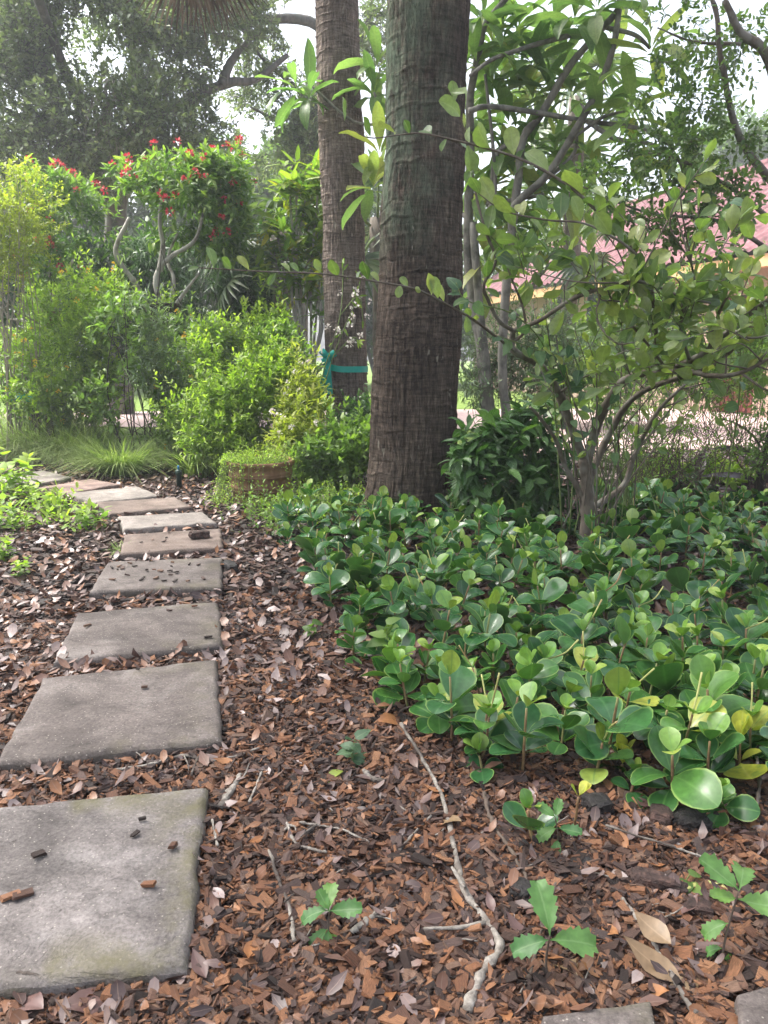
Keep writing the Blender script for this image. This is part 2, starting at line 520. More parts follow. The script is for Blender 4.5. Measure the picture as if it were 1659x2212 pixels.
# ------------------------------------------------------------------ stepping stones
def m_stone(name, c1, c2, c3, moss=0.0):
    t = NT(name); p = t.pos()
    a = t.noise(p, 5, 6, .62, .6); b = t.noise(p, 130, 4, .7); d = t.noise(p, 2.2, 4, .6, 1.0)
    c = t.ramp(a, [(.3, c1), (.52, c2), (.72, c3)])
    c = t.mix(t.ramp(d, [(.5, 0.0), (.68, .75)]), c, tuple(np.array(c1) * .55)); d2 = t.noise(p, 11, 5, .7, .4); c = t.mix(1.0, c, t.ramp(d2, [(.32, .78), (.68, 1.22)]), 'MULTIPLY')
    c = t.mix(1.0, c, t.ramp(b, [(.3, .62), (.7, 1.38)]), 'MULTIPLY')
    vo = t.n('TexVoronoi', None, Scale=75.0); t.set(vo, 'Vector', p)
    c = t.mix(t.ramp(vo.outputs['Distance'], [(.1, .55), (.17, 0.0)]), c, (.42, .38, .33))
    pit = t.ramp(t.noise(p, 60, 2), [(.70, 0.0), (.76, .8)])
    c = t.mix(pit, c, (.05, .042, .038))
    if moss:
        at = t.n('Attribute', {'attribute_name': 'lf'}); s = t.n('SeparateXYZ'); t.set(s, 'i0', at.outputs['Vector'])
        m = t.math('MULTIPLY', s.outputs[2], t.ramp(t.noise(p, 7, 5, .65), [(.42, 0.0), (.6, 1.0)]))
        c = t.mix(t.math('MULTIPLY', m, moss), c, (.115, .105, .055))
    vein = t.noise(t.mapv(p, (1.0, 2.2, 1)), 4, 7, .6, 1.4)
    rid = t.math('ABSOLUTE', t.math('SUBTRACT', vein, .5))
    h = t.math('ADD', t.math('MULTIPLY', t.ramp(rid, [(0.0, 0.0), (.03, 1.0)]), .16), t.math('ADD', t.math('MULTIPLY', b, .35), t.math('MULTIPLY', a, .8)))
    c = t.mix(1.0, c, t.ramp(rid, [(0.0, .92), (.015, 1.0)]), 'MULTIPLY')
    return t.finish(c, .82, t.bump(h, .7, .012), .3)


def stone(quad, mat, label, top=.055, tilt=0.0, group='stepping stones in the curving path', th=.06):
    """quad: photo corners of the top face TL, TR, BR, BL."""
    P = np.array([G(u, v, top) for u, v in quad])
    mb = MB(); n = 34
    s = np.linspace(0, 1, n); s = .5 - .5 * np.cos(PI * (.04 + .92 * s)); s = (s - s[0]) / (s[-1] - s[0])
    A, B = np.meshgrid(s, s, indexing='ij')
    V = ((1 - A) * (1 - B))[..., None] * P[0] + (A * (1 - B))[..., None] * P[1] + (A * B)[..., None] * P[2] + ((1 - A) * B)[..., None] * P[3]
    ed = np.minimum(np.minimum(A, 1 - A), np.minimum(B, 1 - B))
    x, y = V[..., 0], V[..., 1]
    hgt = (vnoise(x * 9 + 31, y * 14 + 17) - .5) * .005 + (vnoise(x * 25 + 3, y * 40 + 7) - .5) * .003
    chip = np.clip(.022 - ed, 0, 1) / .022
    V[..., 2] += hgt - chip ** 2 * .007 * (1 + 1.2 * vnoise(x * 30, y * 30))
    c = V.mean((0, 1)); out = V[..., :2] - c[:2]
    V[..., :2] += (out / np.linalg.norm(out, axis=-1, keepdims=True)) * ((vnoise(x * 18 + 5, y * 18 + 9) - .5) * .013 * (chip > 0))[..., None]
    moss = np.clip(1.3 - ed * 6, 0, 1) * (A > .5) + np.clip(1.0 - ed * 9, 0, 1) * (B > .7) * .15
    lf = np.stack([A, B, np.clip(moss, 0, 1)], -1)
    i, j = np.meshgrid(np.arange(n - 1), np.arange(n - 1), indexing='ij')
    mb.add(V.reshape(-1, 3), np.stack([i * n + j, i * n + j + 1, (i + 1) * n + j + 1, (i + 1) * n + j], -1).reshape(-1, 4), None, lf.reshape(-1, 3))
    ring = np.concatenate([V[:, 0], V[-1, 1:], V[-2::-1, -1], V[0, -2:0:-1]])
    k = len(ring); rows = [ring]
    for f, push in ((.15, .003), (.5, .001), (1.0, -.002)):
        r2 = ring.copy(); o2 = r2[:, :2] - c[:2]; o2 /= np.linalg.norm(o2, axis=1, keepdims=True)
        r2[:, :2] += o2 * (push + (vnoise(ring[:, 0] * 40 + f * 9, ring[:, 1] * 40) - .5)[:, None] * .006); r2[:, 2] -= th * f; rows.append(r2)
    SV = np.concatenate(rows); ii, jj = np.meshgrid(np.arange(3), np.arange(k), indexing='ij'); j2 = (jj + 1) % k
    mb.add(SV, np.stack([ii * k + jj, ii * k + j2, (ii + 1) * k + j2, (ii + 1) * k + jj], -1).reshape(-1, 4), None, np.tile([0, 0, .5], (len(SV), 1)))
    return solo(mb, 'stepping_stone', mat, label, 'stepping stone', c, group), P


STQ = [
    ([(-150, 1752), (447, 1698), (400, 2083), (-230, 2158)], 'g', 'large grey stepping stone with olive moss edge and scattered wood chips, nearest the camera'),
    ([(92, 1462), (470, 1422), (476, 1596), (-12, 1648)], 'b', 'second stepping stone of the path, plain grey-brown with a chipped front corner'),
    ([(167, 1323), (472, 1298), (480, 1392), (117, 1426)], 'b', 'third stepping stone, grey-brown, with two short twigs on its top'),
    ([(232, 1213), (481, 1203), (479, 1266), (192, 1278)], 'b', 'grey-brown stepping stone littered with many small dry leaf crumbs'),
    ([(270, 1155), (477, 1141), (482, 1181), (256, 1196)], 'p', 'stepping stone with a big curled dark bark flake on its corner'),
    ([(255, 1116), (439, 1105), (467, 1128), (267, 1143)], 's', 'pale blue-grey stepping stone with clean cut sides'),
    ([(209, 1085), (380, 1074), (415, 1094), (235, 1109)], 'p', 'tan stepping stone level with the terracotta pot'),
    ([(141, 1065), (297, 1050), (345, 1070), (205, 1085)], 's', 'pale grey stepping stone just before the tilted pink one'),
    ([(82, 1053), (197, 1034), (260, 1045), (137, 1067)], 'k', 'pinkish stepping stone, slightly tilted, near the grass tuft'),
    ([(-8, 1036), (90, 1015), (154, 1030), (80, 1045)], 's', 'far stepping stone half hidden behind lime green weeds'),
    ([(-70, 1020), (20, 1010), (40, 1013), (-30, 1026)], 'k', 'last visible stepping stone at the far end of the path'),
]
SM = {'g': m_stone('stone grey', (.11, .096, .09), (.176, .156, .148), (.262, .24, .23), .8),
      'b': m_stone('stone brown grey', (.082, .068, .062), (.125, .105, .096), (.185, .162, .15), .35),
      'p': m_stone('stone tan', (.095, .07, .058), (.145, .11, .093), (.20, .16, .138)),
      's': m_stone('stone pale', (.13, .112, .10), (.19, .167, .15), (.26, .23, .21)),
      'k': m_stone('stone pink', (.15, .10, .088), (.22, .155, .135), (.28, .21, .185))}
STONES = []
for q, m, l in STQ:
    o, P = stone(q, SM[m], l); STONES.append(P[:, :2])
o, P = stone([(1166, 2192), (1404, 2164), (1425, 2260), (1140, 2290)], SM['b'], 'dark brown paver edge poking in at the lower right, beside the tan leaves', .05, group='pavers at the lower right edge'); STONES.append(P[:, :2])
o, P = stone([(1592, 2148), (1800, 2096), (1900, 2260), (1615, 2290)], SM['b'], 'dark brown paver corner below the broken oak seedling at the lower right', .05, group='pavers at the lower right edge'); STONES.append(P[:, :2])


def inside(x, y, Q):
    r = np.ones(len(x), bool); a = 0
    for i in range(4):
        p, q = Q[i], Q[(i + 1) % 4]
        r &= ((q[0] - p[0]) * (y - p[1]) - (q[1] - p[1]) * (x - p[0])) <= 0
    return r


def on_stone(x, y):
    m = np.zeros(len(x), bool)
    for Q in STONES: m |= inside(x, y, Q) | inside(x, y, Q[::-1])
    return m


# ------------------------------------------------------------------ mulch
def chipmat(name, stops):
    t = NT(name); at = t.n('Attribute', {'attribute_name': 'lf'}); sp = t.n('SeparateXYZ'); t.set(sp, 'i0', at.outputs['Vector']); u, v, r = sp.outputs
    n = len(stops); c = t.ramp(r, [(i / (n - 1), x) for i, x in enumerate(stops)])
    cb = t.n('CombineXYZ'); t.set(cb, 'i0', t.math('MULTIPLY', u, 9.0)); t.set(cb, 'i1', t.math('MULTIPLY', v, 1.3)); t.set(cb, 'i2', t.math('MULTIPLY', r, 90.0))
    g = t.noise(cb.outputs[0], 1.6, 4, .7)
    c = t.mix(1.0, c, t.ramp(g, [(.3, .3), (.5, .9), (.7, 1.5)]), 'MULTIPLY')
    return t.finish(c, .62, t.bump(g, .7, .004), .35)


CHIPM = chipmat('wood chips', [(.018, .012, .010), (.034, .021, .017), (.06, .033, .024), (.12, .055, .032), (.21, .092, .045), (.29, .142, .072), (.12, .07, .054), (.06, .042, .038), (.24, .14, .09)])
LITM = leafmat('dead leaves', [(.05, .032, .03), (.10, .062, .055), (.15, .075, .05), (.24, .11, .05), (.13, .09, .085), (.22, .165, .15), (.15, .11, .10), (.34, .27, .25)], .06, .42, .5, rib=(.25, .17, .13), tgain=(1, 1, 1), spots=None)


def wedge(n, y0, y1, pw=1.0, xm=.56):
    y = y0 + (y1 - y0) * R.random(n) ** pw
    x = (R.random(n) * 2 - 1) * (y * xm + .12)
    return x, y


def chips(mb, x, y, z, L, asp, th, tilt, rn, az=None):
    N = len(x); az = R.random(N) * 2 * PI if az is None else az
    d = np.stack([np.cos(az), np.sin(az), R.normal(size=N) * tilt], -1); d = nrmz(d)
    n = UP + R.normal(size=(N, 3)) * tilt * np.array([1, 1, 0]); n = nrmz(n - d * (n * d).sum(1, keepdims=True)); s = np.cross(d, n)
    hw, hl, ht = L * asp * .5, L * .5, th * .5
    sg = np.array([[-1, -1, -1], [1, -1, -1], [1, 1, -1], [-1, 1, -1], [-1, -1, 1], [1, -1, 1], [1, 1, 1], [-1, 1, 1]], float)
    k = sg[None] * (1 + (R.random((N, 8, 3)) - .5) * np.array([.75, .45, .9])) + np.where(sg[None, :, 1:2] > 0, 1, 0) * (R.normal(size=(N, 1, 1)) * np.array([.25, .12, 0]))
    c = np.stack([x, y, z], -1)
    V = c[:, None] + k[..., 0:1] * (hw[:, None, None] * s[:, None]) + k[..., 1:2] * (hl[:, None, None] * d[:, None]) + k[..., 2:3] * (ht[:, None, None] * n[:, None])
    q = np.array([[0, 3, 2, 1], [4, 5, 6, 7], [0, 1, 5, 4], [1, 2, 6, 5], [2, 3, 7, 6], [3, 0, 4, 7]])
    lf = np.stack([k[..., 0], k[..., 1] + k[..., 2] * .4, np.broadcast_to(rn[:, None], (N, 8))], -1)
    mb.add(V.reshape(-1, 3), (q[None] + (np.arange(N) * 8)[:, None, None]).reshape(-1, 4), None, lf.reshape(-1, 3))


mb = MB()
x, y = wedge(64000, .75, 3.4, 1.1)
m = ~on_stone(x, y) & (R.random(len(x)) < np.clip(1.25 - np.clip(y - 2.0, 0, 9) * .45 - (x < -.35 - .1 * y) * .45, .15, 1)); x, y = x[m], y[m]; N = len(x)
chips(mb, x, y, .002 + R.random(N) * .032, .015 + R.random(N) ** 1.7 * .042, .16 + R.random(N) ** 1.3 * .38, .003 + R.random(N) * .006, .32, np.clip(R.beta(1.3, 1.1, N), 0, .999))
x, y = wedge(26000, 2.6, 8.8, 1.5)
m = ~on_stone(x, y); x, y = x[m], y[m]; N = len(x)
chips(mb, x, y, .006 + R.random(N) * .022, .03 + R.random(N) ** 2 * .05, .25 + R.random(N) * .3, .005 + R.random(N) * .006, .22, np.where(R.random(N) < .75, R.random(N) * .3, .7 + .25 * R.random(N)))
x, y = wedge(60000, .75, 3.0, 1.1); m = ~on_stone(x, y); x, y = x[m], y[m]; N = len(x)
chips(mb, x, y, .010 + R.random(N) * .027, .006 + R.random(N) ** 2 * .020, .12 + R.random(N) * .25, .0015 + R.random(N) * .002, .4, np.clip(R.random(N), 0, .999))
o = bpy.data.objects.new('wood_chip_mulch', mb.mesh('wood_chip_mulch', CHIPM, None, False)); COL.objects.link(o)
tag(o, 'reddish brown wood chip mulch covering the bed beside the path', 'mulch', kind='stuff')

DEAD = [tmpl('lance', 5, .42, c, f, 0, 3, 0) for c, f in ((.9, .15), (-.7, .2), (1.6, -.1), (.2, .35))] + [tmpl('obov', 5, .5, c, .12) for c in (-1.0, .8)]
mb = MB()


def litter(n, y0, y1, L0, L1, dens, pale):
    x, y = wedge(n, y0, y1, 1.35); m = ~on_stone(x, y) & (R.random(n) < dens(x, y)); x, y = x[m], y[m]; N = len(x)
    az = R.random(N) * 6.28; d = np.stack([np.cos(az), np.sin(az), R.normal(size=N) * .22], -1)
    nn = UP * np.where(R.random(N) < .85, 1, -1)[:, None] + R.normal(size=(N, 3)) * .33
    scatter(mb, DEAD, np.stack([x, y, .02 + R.random(N) * .022], -1), d, nn, L0 + R.random(N) * (L1 - L0), .8 + R.random(N) * .5, np.clip(R.beta(1.0, 1.7, N) + pale, 0, .999))


litter(5200, .8, 3.0, .028, .056, lambda x, y:   .55 + .45 * np.clip((y - 1.7) / 1.1 + (x < -.3 * y), 0, 1), 0)
litter(15000, 2.4, 8.5, .035, .075, lambda x, y: np.where(x > .15 * y + .2, .3, 1.0), .06)
for Q in STONES[:9]:                    # leaves drifted against the stone sides
    for e in range(4):
        a_, b_ = Q[e], Q[(e + 1) % 4]; ln_ = np.linalg.norm(b_ - a_); n_ = int(ln_ * 34); f_ = R.random((n_, 1)); o_ = np.array([b_[1] - a_[1], a_[0] - b_[0]]) / ln_
        if (a_ + o_ * .05 - Q.mean(0)) @ o_ < (a_ - Q.mean(0)) @ o_: o_ = -o_
        p_ = a_ + (b_ - a_) * f_ + o_ * (.012 + .05 * R.random((n_, 1))); p_ = p_[~on_stone(p_[:, 0], p_[:, 1])]; n_ = len(p_)
        if not n_: continue
        az = R.random(n_) * 6.28; d = np.stack([np.cos(az), np.sin(az), R.normal(size=n_) * .25], -1)
        scatter(mb, DEAD, np.stack([p_[:, 0], p_[:, 1], .03 + R.random(n_) * .022], -1) - nrmz(d) * .02, d, UP + R.normal(size=(n_, 3)) * .4, R.uniform(.03, .058, n_), R.uniform(.8, 1.3, n_), R.beta(1, 1.6, n_))
o = bpy.data.objects.new('leaf_litter', mb.mesh('leaf_litter', LITM)); COL.objects.link(o)
tag(o, 'dry brown and pinkish leaf litter strewn over the mulch', 'leaf litter', kind='stuff')

# ------------------------------------------------------------------ leaf and bark materials
L_OAK = leafmat('oak leaves', [(.085, .115, .07), (.12, .155, .095), (.165, .20, .12), (.26, .28, .155)], .35, .45, .5)
L_FAR = leafmat('far leaves', [(.06, .10, .035), (.10, .16, .05), (.15, .22, .07)], .35, .6, .3)
L_FAR2 = leafmat('far dark leaves', [(.035, .055, .03), (.06, .09, .045), (.09, .13, .06)], .3, .6, .3)
L_JAT = leafmat('jatropha leaves', [(.06, .12, .035), (.10, .18, .045), (.16, .25, .06), (.30, .37, .10)], .4, .45, .4)
L_YEL = leafmat('yellow green leaves', [(.16, .21, .035), (.27, .31, .055), (.38, .40, .09)], .45, .5, .4)
L_LIME = leafmat('lime leaves', [(.11, .19, .03), (.20, .30, .045), (.34, .42, .08)], .45, .5, .4)
L_MID = leafmat('mid green leaves', [(.085, .155, .042), (.145, .235, .06), (.24, .34, .085)], .42, .45, .4)
L_DARK = leafmat('dark green leaves', [(.022, .055, .022), (.04, .085, .03), (.075, .14, .045)], .3, .38, .5)
L_PODO = leafmat('podocarpus leaves', [(.03, .07, .028), (.055, .115, .04), (.12, .21, .065)], .32, .42, .5)
L_GREY = leafmat('grey green leaves', [(.09, .14, .085), (.15, .21, .125), (.22, .29, .18)], .3, .55, .4)
L_GRASS = leafmat('grass blades', [(.11, .17, .05), (.18, .25, .075), (.30, .35, .15)], .35, .55, .3)
L_PLUM = leafmat('plumeria leaves', [(.105, .19, .07), (.15, .245, .088), (.205, .295, .105), (.36, .34, .09)], .5, .4, .45, rib=(.28, .34, .14), under=(.19, .25, .12), tgain=(1.3, 1.55, .75))
L_PUDI = leafmat('bridal plumeria leaves', [(.07, .14, .03), (.12, .20, .035), (.19, .26, .05), (.42, .33, .02)], .45, .42, .45, rib=(.28, .36, .14))
L_OVAL = leafmat('oval leaves', [(.075, .13, .045), (.11, .175, .06), (.16, .225, .075), (.21, .265, .09), (.27, .30, .10)], .4, .36, .5, rib=(.25, .30, .15), under=(.24, .27, .13))
L_VINE = leafmat('blue green vine leaves', [(.045, .10, .05), (.075, .14, .07), (.12, .20, .10)], .3, .5, .4, rib=(.16, .24, .13))
L_COFF = leafmat('wild coffee leaves', [(.03, .085, .025), (.05, .12, .032), (.085, .18, .045), (.15, .26, .07)], .25, .28, .6, rib=(.12, .22, .07), vein=46)
L_FINE = leafmat('fine leaflets', [(.055, .10, .04), (.09, .15, .055), (.16, .23, .07)], .42, .45, .4)
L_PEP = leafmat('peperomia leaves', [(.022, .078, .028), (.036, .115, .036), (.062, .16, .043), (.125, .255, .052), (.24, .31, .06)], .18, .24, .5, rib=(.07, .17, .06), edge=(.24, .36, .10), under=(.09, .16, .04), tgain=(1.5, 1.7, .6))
L_PEPL = leafmat('young peperomia leaves', [(.036, .115, .03), (.06, .16, .036), (.105, .225, .045), (.19, .33, .062), (.36, .38, .07)], .2, .26, .5, rib=(.13, .27, .07), edge=(.28, .40, .11), under=(.12, .2, .05), tgain=(1.5, 1.7, .6))
L_PEPY = leafmat('yellowing peperomia leaves', [(.32, .36, .045), (.45, .45, .07)], .25, .32, .5, rib=(.5, .5, .15), spots=(.16, .25, .05))
L_OAKS = leafmat('oak seedling leaves', [(.06, .16, .05), (.10, .22, .06), (.17, .30, .075)], .32, .42, .45, rib=(.20, .33, .14))
L_TI = leafmat('dark purple leaves', [(.022, .012, .016), (.04, .017, .024), (.075, .02, .03)], .12, .35, .5)
L_PALM = leafmat('fan palm leaves', [(.05, .085, .045), (.085, .13, .065), (.15, .19, .10)], .28, .4, .5)
L_DRY = leafmat('dry palm leaves', [(.09, .07, .055), (.16, .12, .09), (.24, .19, .14)], .15, .7, .2, tgain=(1, 1, 1))
STEM_G = barkmat('green stems', (.10, .15, .05), (.17, .22, .08), None, 60, .2)
STEM_Y = barkmat('pale yellow stems', (.30, .32, .10), (.42, .42, .16), (.34, .20, .10), 40, .15, 1, .5)
STEM_P = barkmat('reddish stems', (.16, .085, .05), (.27, .19, .09), (.22, .24, .09), 30, .2, 1, .55)
BARK_D = barkmat('dark bark', (.035, .028, .024), (.075, .062, .052), None, 24, .8)
BARK_O = barkmat('oak bark', (.075, .07, .066), (.16, .147, .135), (.11, .115, .10), 16, .9)
BARK_W = barkmat('whitish bark', (.30, .28, .25), (.46, .44, .40), (.17, .155, .135), 18, .5)
BARK_G = barkmat('grey bark', (.16, .15, .13), (.27, .255, .225), (.11, .105, .09), 26, .6)
BARK_S = barkmat('brown grey bark', (.085, .07, .055), (.15, .125, .10), (.19, .18, .155), 40, .6)
TWIG = barkmat('brown twigs', (.075, .055, .042), (.13, .10, .08), None, 50, .4)
TWIG_L = barkmat('pale twigs', (.22, .19, .15), (.34, .30, .25), None, 50, .4)
STICK = barkmat('lichen grey stick', (.15, .13, .11), (.35, .32, .28), (.085, .07, .06), 70, 1.0, .6)
FLRED = leafmat('red petals', [(.50, .03, .05), (.66, .07, .10), (.74, .17, .17)], .3, .5, .3, tgain=(1, 1, 1))
FLWHT = leafmat('white petals', [(.75, .66, .62), (.82, .78, .74)], .3, .5, .3, tgain=(1, 1, 1))
FLYEL = leafmat('orange yellow petals', [(.75, .42, .03), (.80, .60, .06)], .3, .5, .3, tgain=(1, 1, 1))

T_OVAL = [tmpl('oval', 4, .5, c, .2) for c in (.7, .1, -.4)]
T_SML = [tmpl('oval', 3, .55, c, .25) for c in (.5, -.3)]
T_LANC = [tmpl('lance', 4, .33, c, .2) for c in (.9, .3)]
T_LIN = [tmpl('linear', 3, .10, .6, .1, 0, 2), tmpl('linear', 4, .10, 1.1, .1, 0, 2)]
T_LONG = [tmpl('long', 8, .29, c, .3, 0, 3, .25) for c in (1.0, .5, 1.5)]
T_BIGOV = [tmpl('obov', 9, a, c, f, 0, 5, w_) for a, c, f, w_ in ((.56, .6, .3, .2), (.5, -.35, .45, .3), (.6, 1.1, .2, .4), (.48, .3, .55, 0), (.54, -.8, .35, .3))]
T_HEART = [tmpl('heart', 6, .7, c, .15, 0, 3, .2) for c in (.9, .5)]
T_COFF = [tmpl('lance', 8, .40, c, .22, 0, 5, .3) for c in (1.1, .7)]
T_PEP = [tmpl('obov', 11, .80, c, .10, cu, 7) for c, cu in ((.55, .22), (-.45, .30), (1.0, .15), (.1, .34))]
T_LOBE = [tmpl('obov', 13, .52, c, f, 0, 5, .5, 1) for c, f in ((.9, .3), (.3, .42), (1.4, .22), (-.5, .3))]


# ------------------------------------------------------------------ generic shrub / tree made of stems and leafy twigs
def blob_points(blobs, M, surf=.5, gap=0.0, gf=3.0):
    B = []
    for b in blobs:
        if len(b) == 2:
            B.append((np.asarray(b[0], float), np.asarray(b[1], float))); continue
        u, v, ru, rv, Y, dY = b
        c = W(u, v, Y); k = depth(c) / F
        B.append((c, np.array([ru * k, dY, rv * k])))
    vol = np.array([r.prod() ** .75 for _, r in B]); pk = R.choice(len(B), M, p=vol / vol.sum())
    C = np.array([b[0] for b in B])[pk]; RR = np.array([b[1] for b in B])[pk]
    dr = nrmz(R.normal(size=(M, 3))); rad = R.random(M) ** (1 / 3 * (1 - surf) + .12 * surf)
    P = C + dr * RR * rad[:, None] * (1 + .26 * snoise(dr * 2.2 + C, 2.0))[:, None]
    keep = P[:, 2] > .03
    if gap: keep &= snoise(P, gf) > (-.9 + gap)
    return P[keep], nrmz(dr / RR)[keep], B


def shrub(name, label, cat, base, blobs, M, k, T, L, lm, Lt=.15, ang=55, sag=0., stems=5, sr=.008, sm=TWIG, group=None, up=.5, surf=.5, gap=0., gf=3., tip=.0, jit=.35, wsc=1.0, flowers=None, twr=.0015, foliage='foliage', stemname='stems', droopdir=0., limbs=None, spread=.04, outw=.8, sway=.12, wands=0.):
    root = thing(name, label, cat, base, group)
    P, D, B = blob_points(blobs, M, surf, gap, gf)
    d = nrmz(D * outw + UP * (up - droopdir) + R.normal(size=P.shape) * .45)
    lv, st = MB(), MB()
    shoots(lv, P - d * Lt * .5, d, Lt * (.7 + .6 * R.random(len(P))), k, T, L, ang, jit, sag, st, twr, tipbright=tip, wsc=wsc)
    if wands:
        iw = R.integers(len(P), size=int(len(P) * wands)); dw = nrmz(UP + D[iw] * .35 + R.normal(size=(len(iw), 3)) * .22)
        shoots(lv, P[iw] - dw * Lt, dw, Lt * R.uniform(2.2, 4.0, len(iw)), 16, T, L * .9, ang, jit, .06, st, twr * 1.2, tipbright=min(.9, tip + .3), wsc=wsc)
    base = np.asarray(base, float)
    if limbs:
        for pts, r0, r1 in limbs:
            Q = catmull(np.array([np.array(p[1:]) if p[0] == 'w' else W(*p) for p in pts]), max(6, len(pts) * 5))
            tube(st, Q, np.linspace(r0, r1, len(Q)), 7, knob=.18)
    for i in range(stems):
        tgt = P[R.integers(len(P))]; b0 = base + np.array([R.normal() * spread, R.normal() * spread, 0])
        mid = b0 * .5 + tgt * .5 + R.normal(size=3) * sway * np.array([1, 1, .3]); mid2 = b0 * .8 + np.array([tgt[0], tgt[1], b0[2]]) * .1 + np.array([mid[0], mid[1], tgt[2]]) * .1
        Q = catmull([b0, mid2, mid, tgt], 12)
        tube(st, Q, np.linspace(sr, sr * .25, 12), 5, knob=.15)
        for _ in range(3):
            q = Q[R.integers(5, 12)]; t2 = P[np.argsort(((P - q) ** 2).sum(1))[R.integers(0, min(12, len(P)))]]
            tube(st, catmull([q, (q + t2) / 2 + R.normal(size=3) * .02, t2], 5), np.linspace(sr * .45, sr * .15, 5), 4)
    part(st, stemname, sm, root)
    part(lv, foliage, lm, root)
    if flowers:
        n, fm, fs, fname = flowers; sc_ = D[:, 2] * .25 - D[:, 1] * .8 + .8 * R.normal(size=len(P)); out_ = np.argsort(-sc_)[:max(n * 2, len(P) // 3)]
        for i in range(n):
            j = out_[R.integers(len(out_))]; fb = MB(); c = P[j] + nrmz(D[j] * .6 + UP * .8 - np.array([0, .5, 0])) * (Lt * .8 + fs * .4)
            m = 12; a = nrmz(R.normal(size=(m, 3)) + d[j] * .8 + UP * .3)
            scatter(fb, T_SML, c + a * fs * .4, a, R.normal(size=(m, 3)) + d[j], fs * .8, 1.2)
            part(fb, fname, fm, root)
    return root


def gp(u, v):
    return G(u, v, 0.0)


# ------------------------------------------------------------------ far trees
for i, (u, v, ru, rv, Y, lm, lab) in enumerate([
    (90, 470, 230, 190, 22, L_FAR2, 'dark distant tree mass behind the yellow green shrub at the left edge'),
    (330, 520, 190, 170, 23, L_FAR2, 'dark distant tree behind the red flowering crowns'),
    (520, 470, 110, 150, 24, L_FAR, 'light green distant tree showing under the oak limb'),
    (660, 430, 110, 190, 25, L_FAR, 'pale distant tree between the oak and the slim palm trunk'),
    (820, 560, 110, 170, 26, L_FAR2, 'distant tree seen between the two palm trunks'),
    (1040, 590, 150, 150, 27, L_FAR, 'distant tree behind the plumeria beside the big palm trunk'),
    (1270, 560, 130, 130, 32, L_FAR, 'distant tree rising behind the pink tiled roof'),
    (1590, 330, 110, 75, 34, L_FAR, 'hazy round distant tree above the roof ridge at the right edge'),
]):
    k = mpp(u, v, Y); b = W(u, 760, Y); b[2] = 0
    c = W(u, v, Y); low = 760 - v
    shrub('distant_tree', lab, 'tree', b, [(u, v, ru, rv, Y, 2.2), (u - ru * .35, v + rv * .45, ru * .7, rv * .7, Y, 2), (u + ru * .4, v + rv * .4, ru * .7, rv * .7, Y, 2)],
          1050, 7, T_SML, .24, lm, .55, 60, .1, stems=5, sr=.12, sm=BARK_O, up=.2, surf=.6, twr=.012, foliage='crown', stemname='trunk', spread=.1, sway=.4)

# ------------------------------------------------------------------ live oaks
ob = [((-2.6, 3.4, 5.9), (2.2, 2.4, .7)), ((-3.2, 6.0, 6.6), (1.2, 1.6, .6)), (120, 30, 110, 70, 12.2, .8), (40, 110, 80, 90, 12.0, .7), (300, 40, 90, 60, 12.2, .8), (60, 200, 130, 120, 12.5, 1.2), (190, 90, 130, 120, 13, 1.2), (220, 270, 150, 100, 12, 1.0), (350, 120, 120, 130, 13, 1.2), (110, 330, 140, 80, 12.5, 1), (330, 250, 90, 90, 12, .9),  # first two blobs: unseen overhead foliage added to shade the foreground
      (380, 320, 70, 60, 12.5, .8), (20, 60, 90, 90, 13, 1), (450, 30, 130, 60, 13, 1.2), (440, 280, 60, 60, 13, .7), (270, -30, 260, 70, 12.5, 1.5), (250, 350, 110, 60, 12.8, .8), (30, 400, 110, 80, 13, 1)]
root = shrub('live_oak', 'big live oak with grey green small leaves filling the upper left corner', 'tree', W(262, 770, 14) * [1, 1, 0], ob, 8200, 10, T_SML, .085, L_OAK, .34, 55, .12, stems=0, sr=.05, sm=BARK_O, up=.25, surf=.55, gap=.02, gf=1.6, tip=.3, twr=.006, foliage='crown', stemname='trunk',
             limbs=[([(262, 900, 14), (258, 600, 14), (250, 450, 14), (275, 370, 13.9), (295, 310, 13.8)], .24, .15), ([(262, 470, 14), (200, 400, 13.5), (150, 330, 13.2), (110, 170, 12.8), (66, 120, 12.6), (25, 60, 12.5), (20, -40, 12.5)], .13, .09),
                    ([(295, 310, 13.8), (330, 265, 13.5), (385, 232, 13.2), (440, 200, 13.2), (500, 178, 13.4), (552, 172, 13.6), (620, 120, 14)], .13, .04), ([(478, 186, 13.3), (496, 140, 13.4), (520, 105, 13.6), (560, 70, 14)], .09, .03),
                    ([(300, 300, 13.8), (310, 200, 13.6), (280, 80, 13.5), (240, -60, 13.5)], .09, .05), ([(230, 390, 13.8), (180, 360, 13.5), (90, 280, 13), (0, 230, 12.6)], .09, .03), ([(262, 420, 13.9), (330, 380, 13.5), (420, 320, 13.2)], .06, .03), ([(258, 600, 14), (250, 450, 14), ('w', -4.6, 12.0, 5.2), ('w', -4.2, 9.0, 6.6), ('w', -3.2, 6.0, 6.3), ('w', -2.6, 3.4, 5.8), ('w', -2.0, 1.8, 5.7)], .09, .03)])  # last limb: unseen bough added to carry the foreground-shading foliage
mb = MB()
for i in range(26):                    # bare grey twigs hanging in the oak
    a0 = W(235 + R.normal() * 6, 165 + R.random() * 60, 11.6); a1 = a0 + np.array([R.normal() * .28, R.normal() * .1, -.5 - R.random() * .45])
    tube(mb, catmull([a0, (a0 + a1) / 2 + R.normal(size=3) * .05, a1], 6), np.linspace(.010, .003, 6), 4)
part(mb, 'bare_twigs', TWIG_L, root)
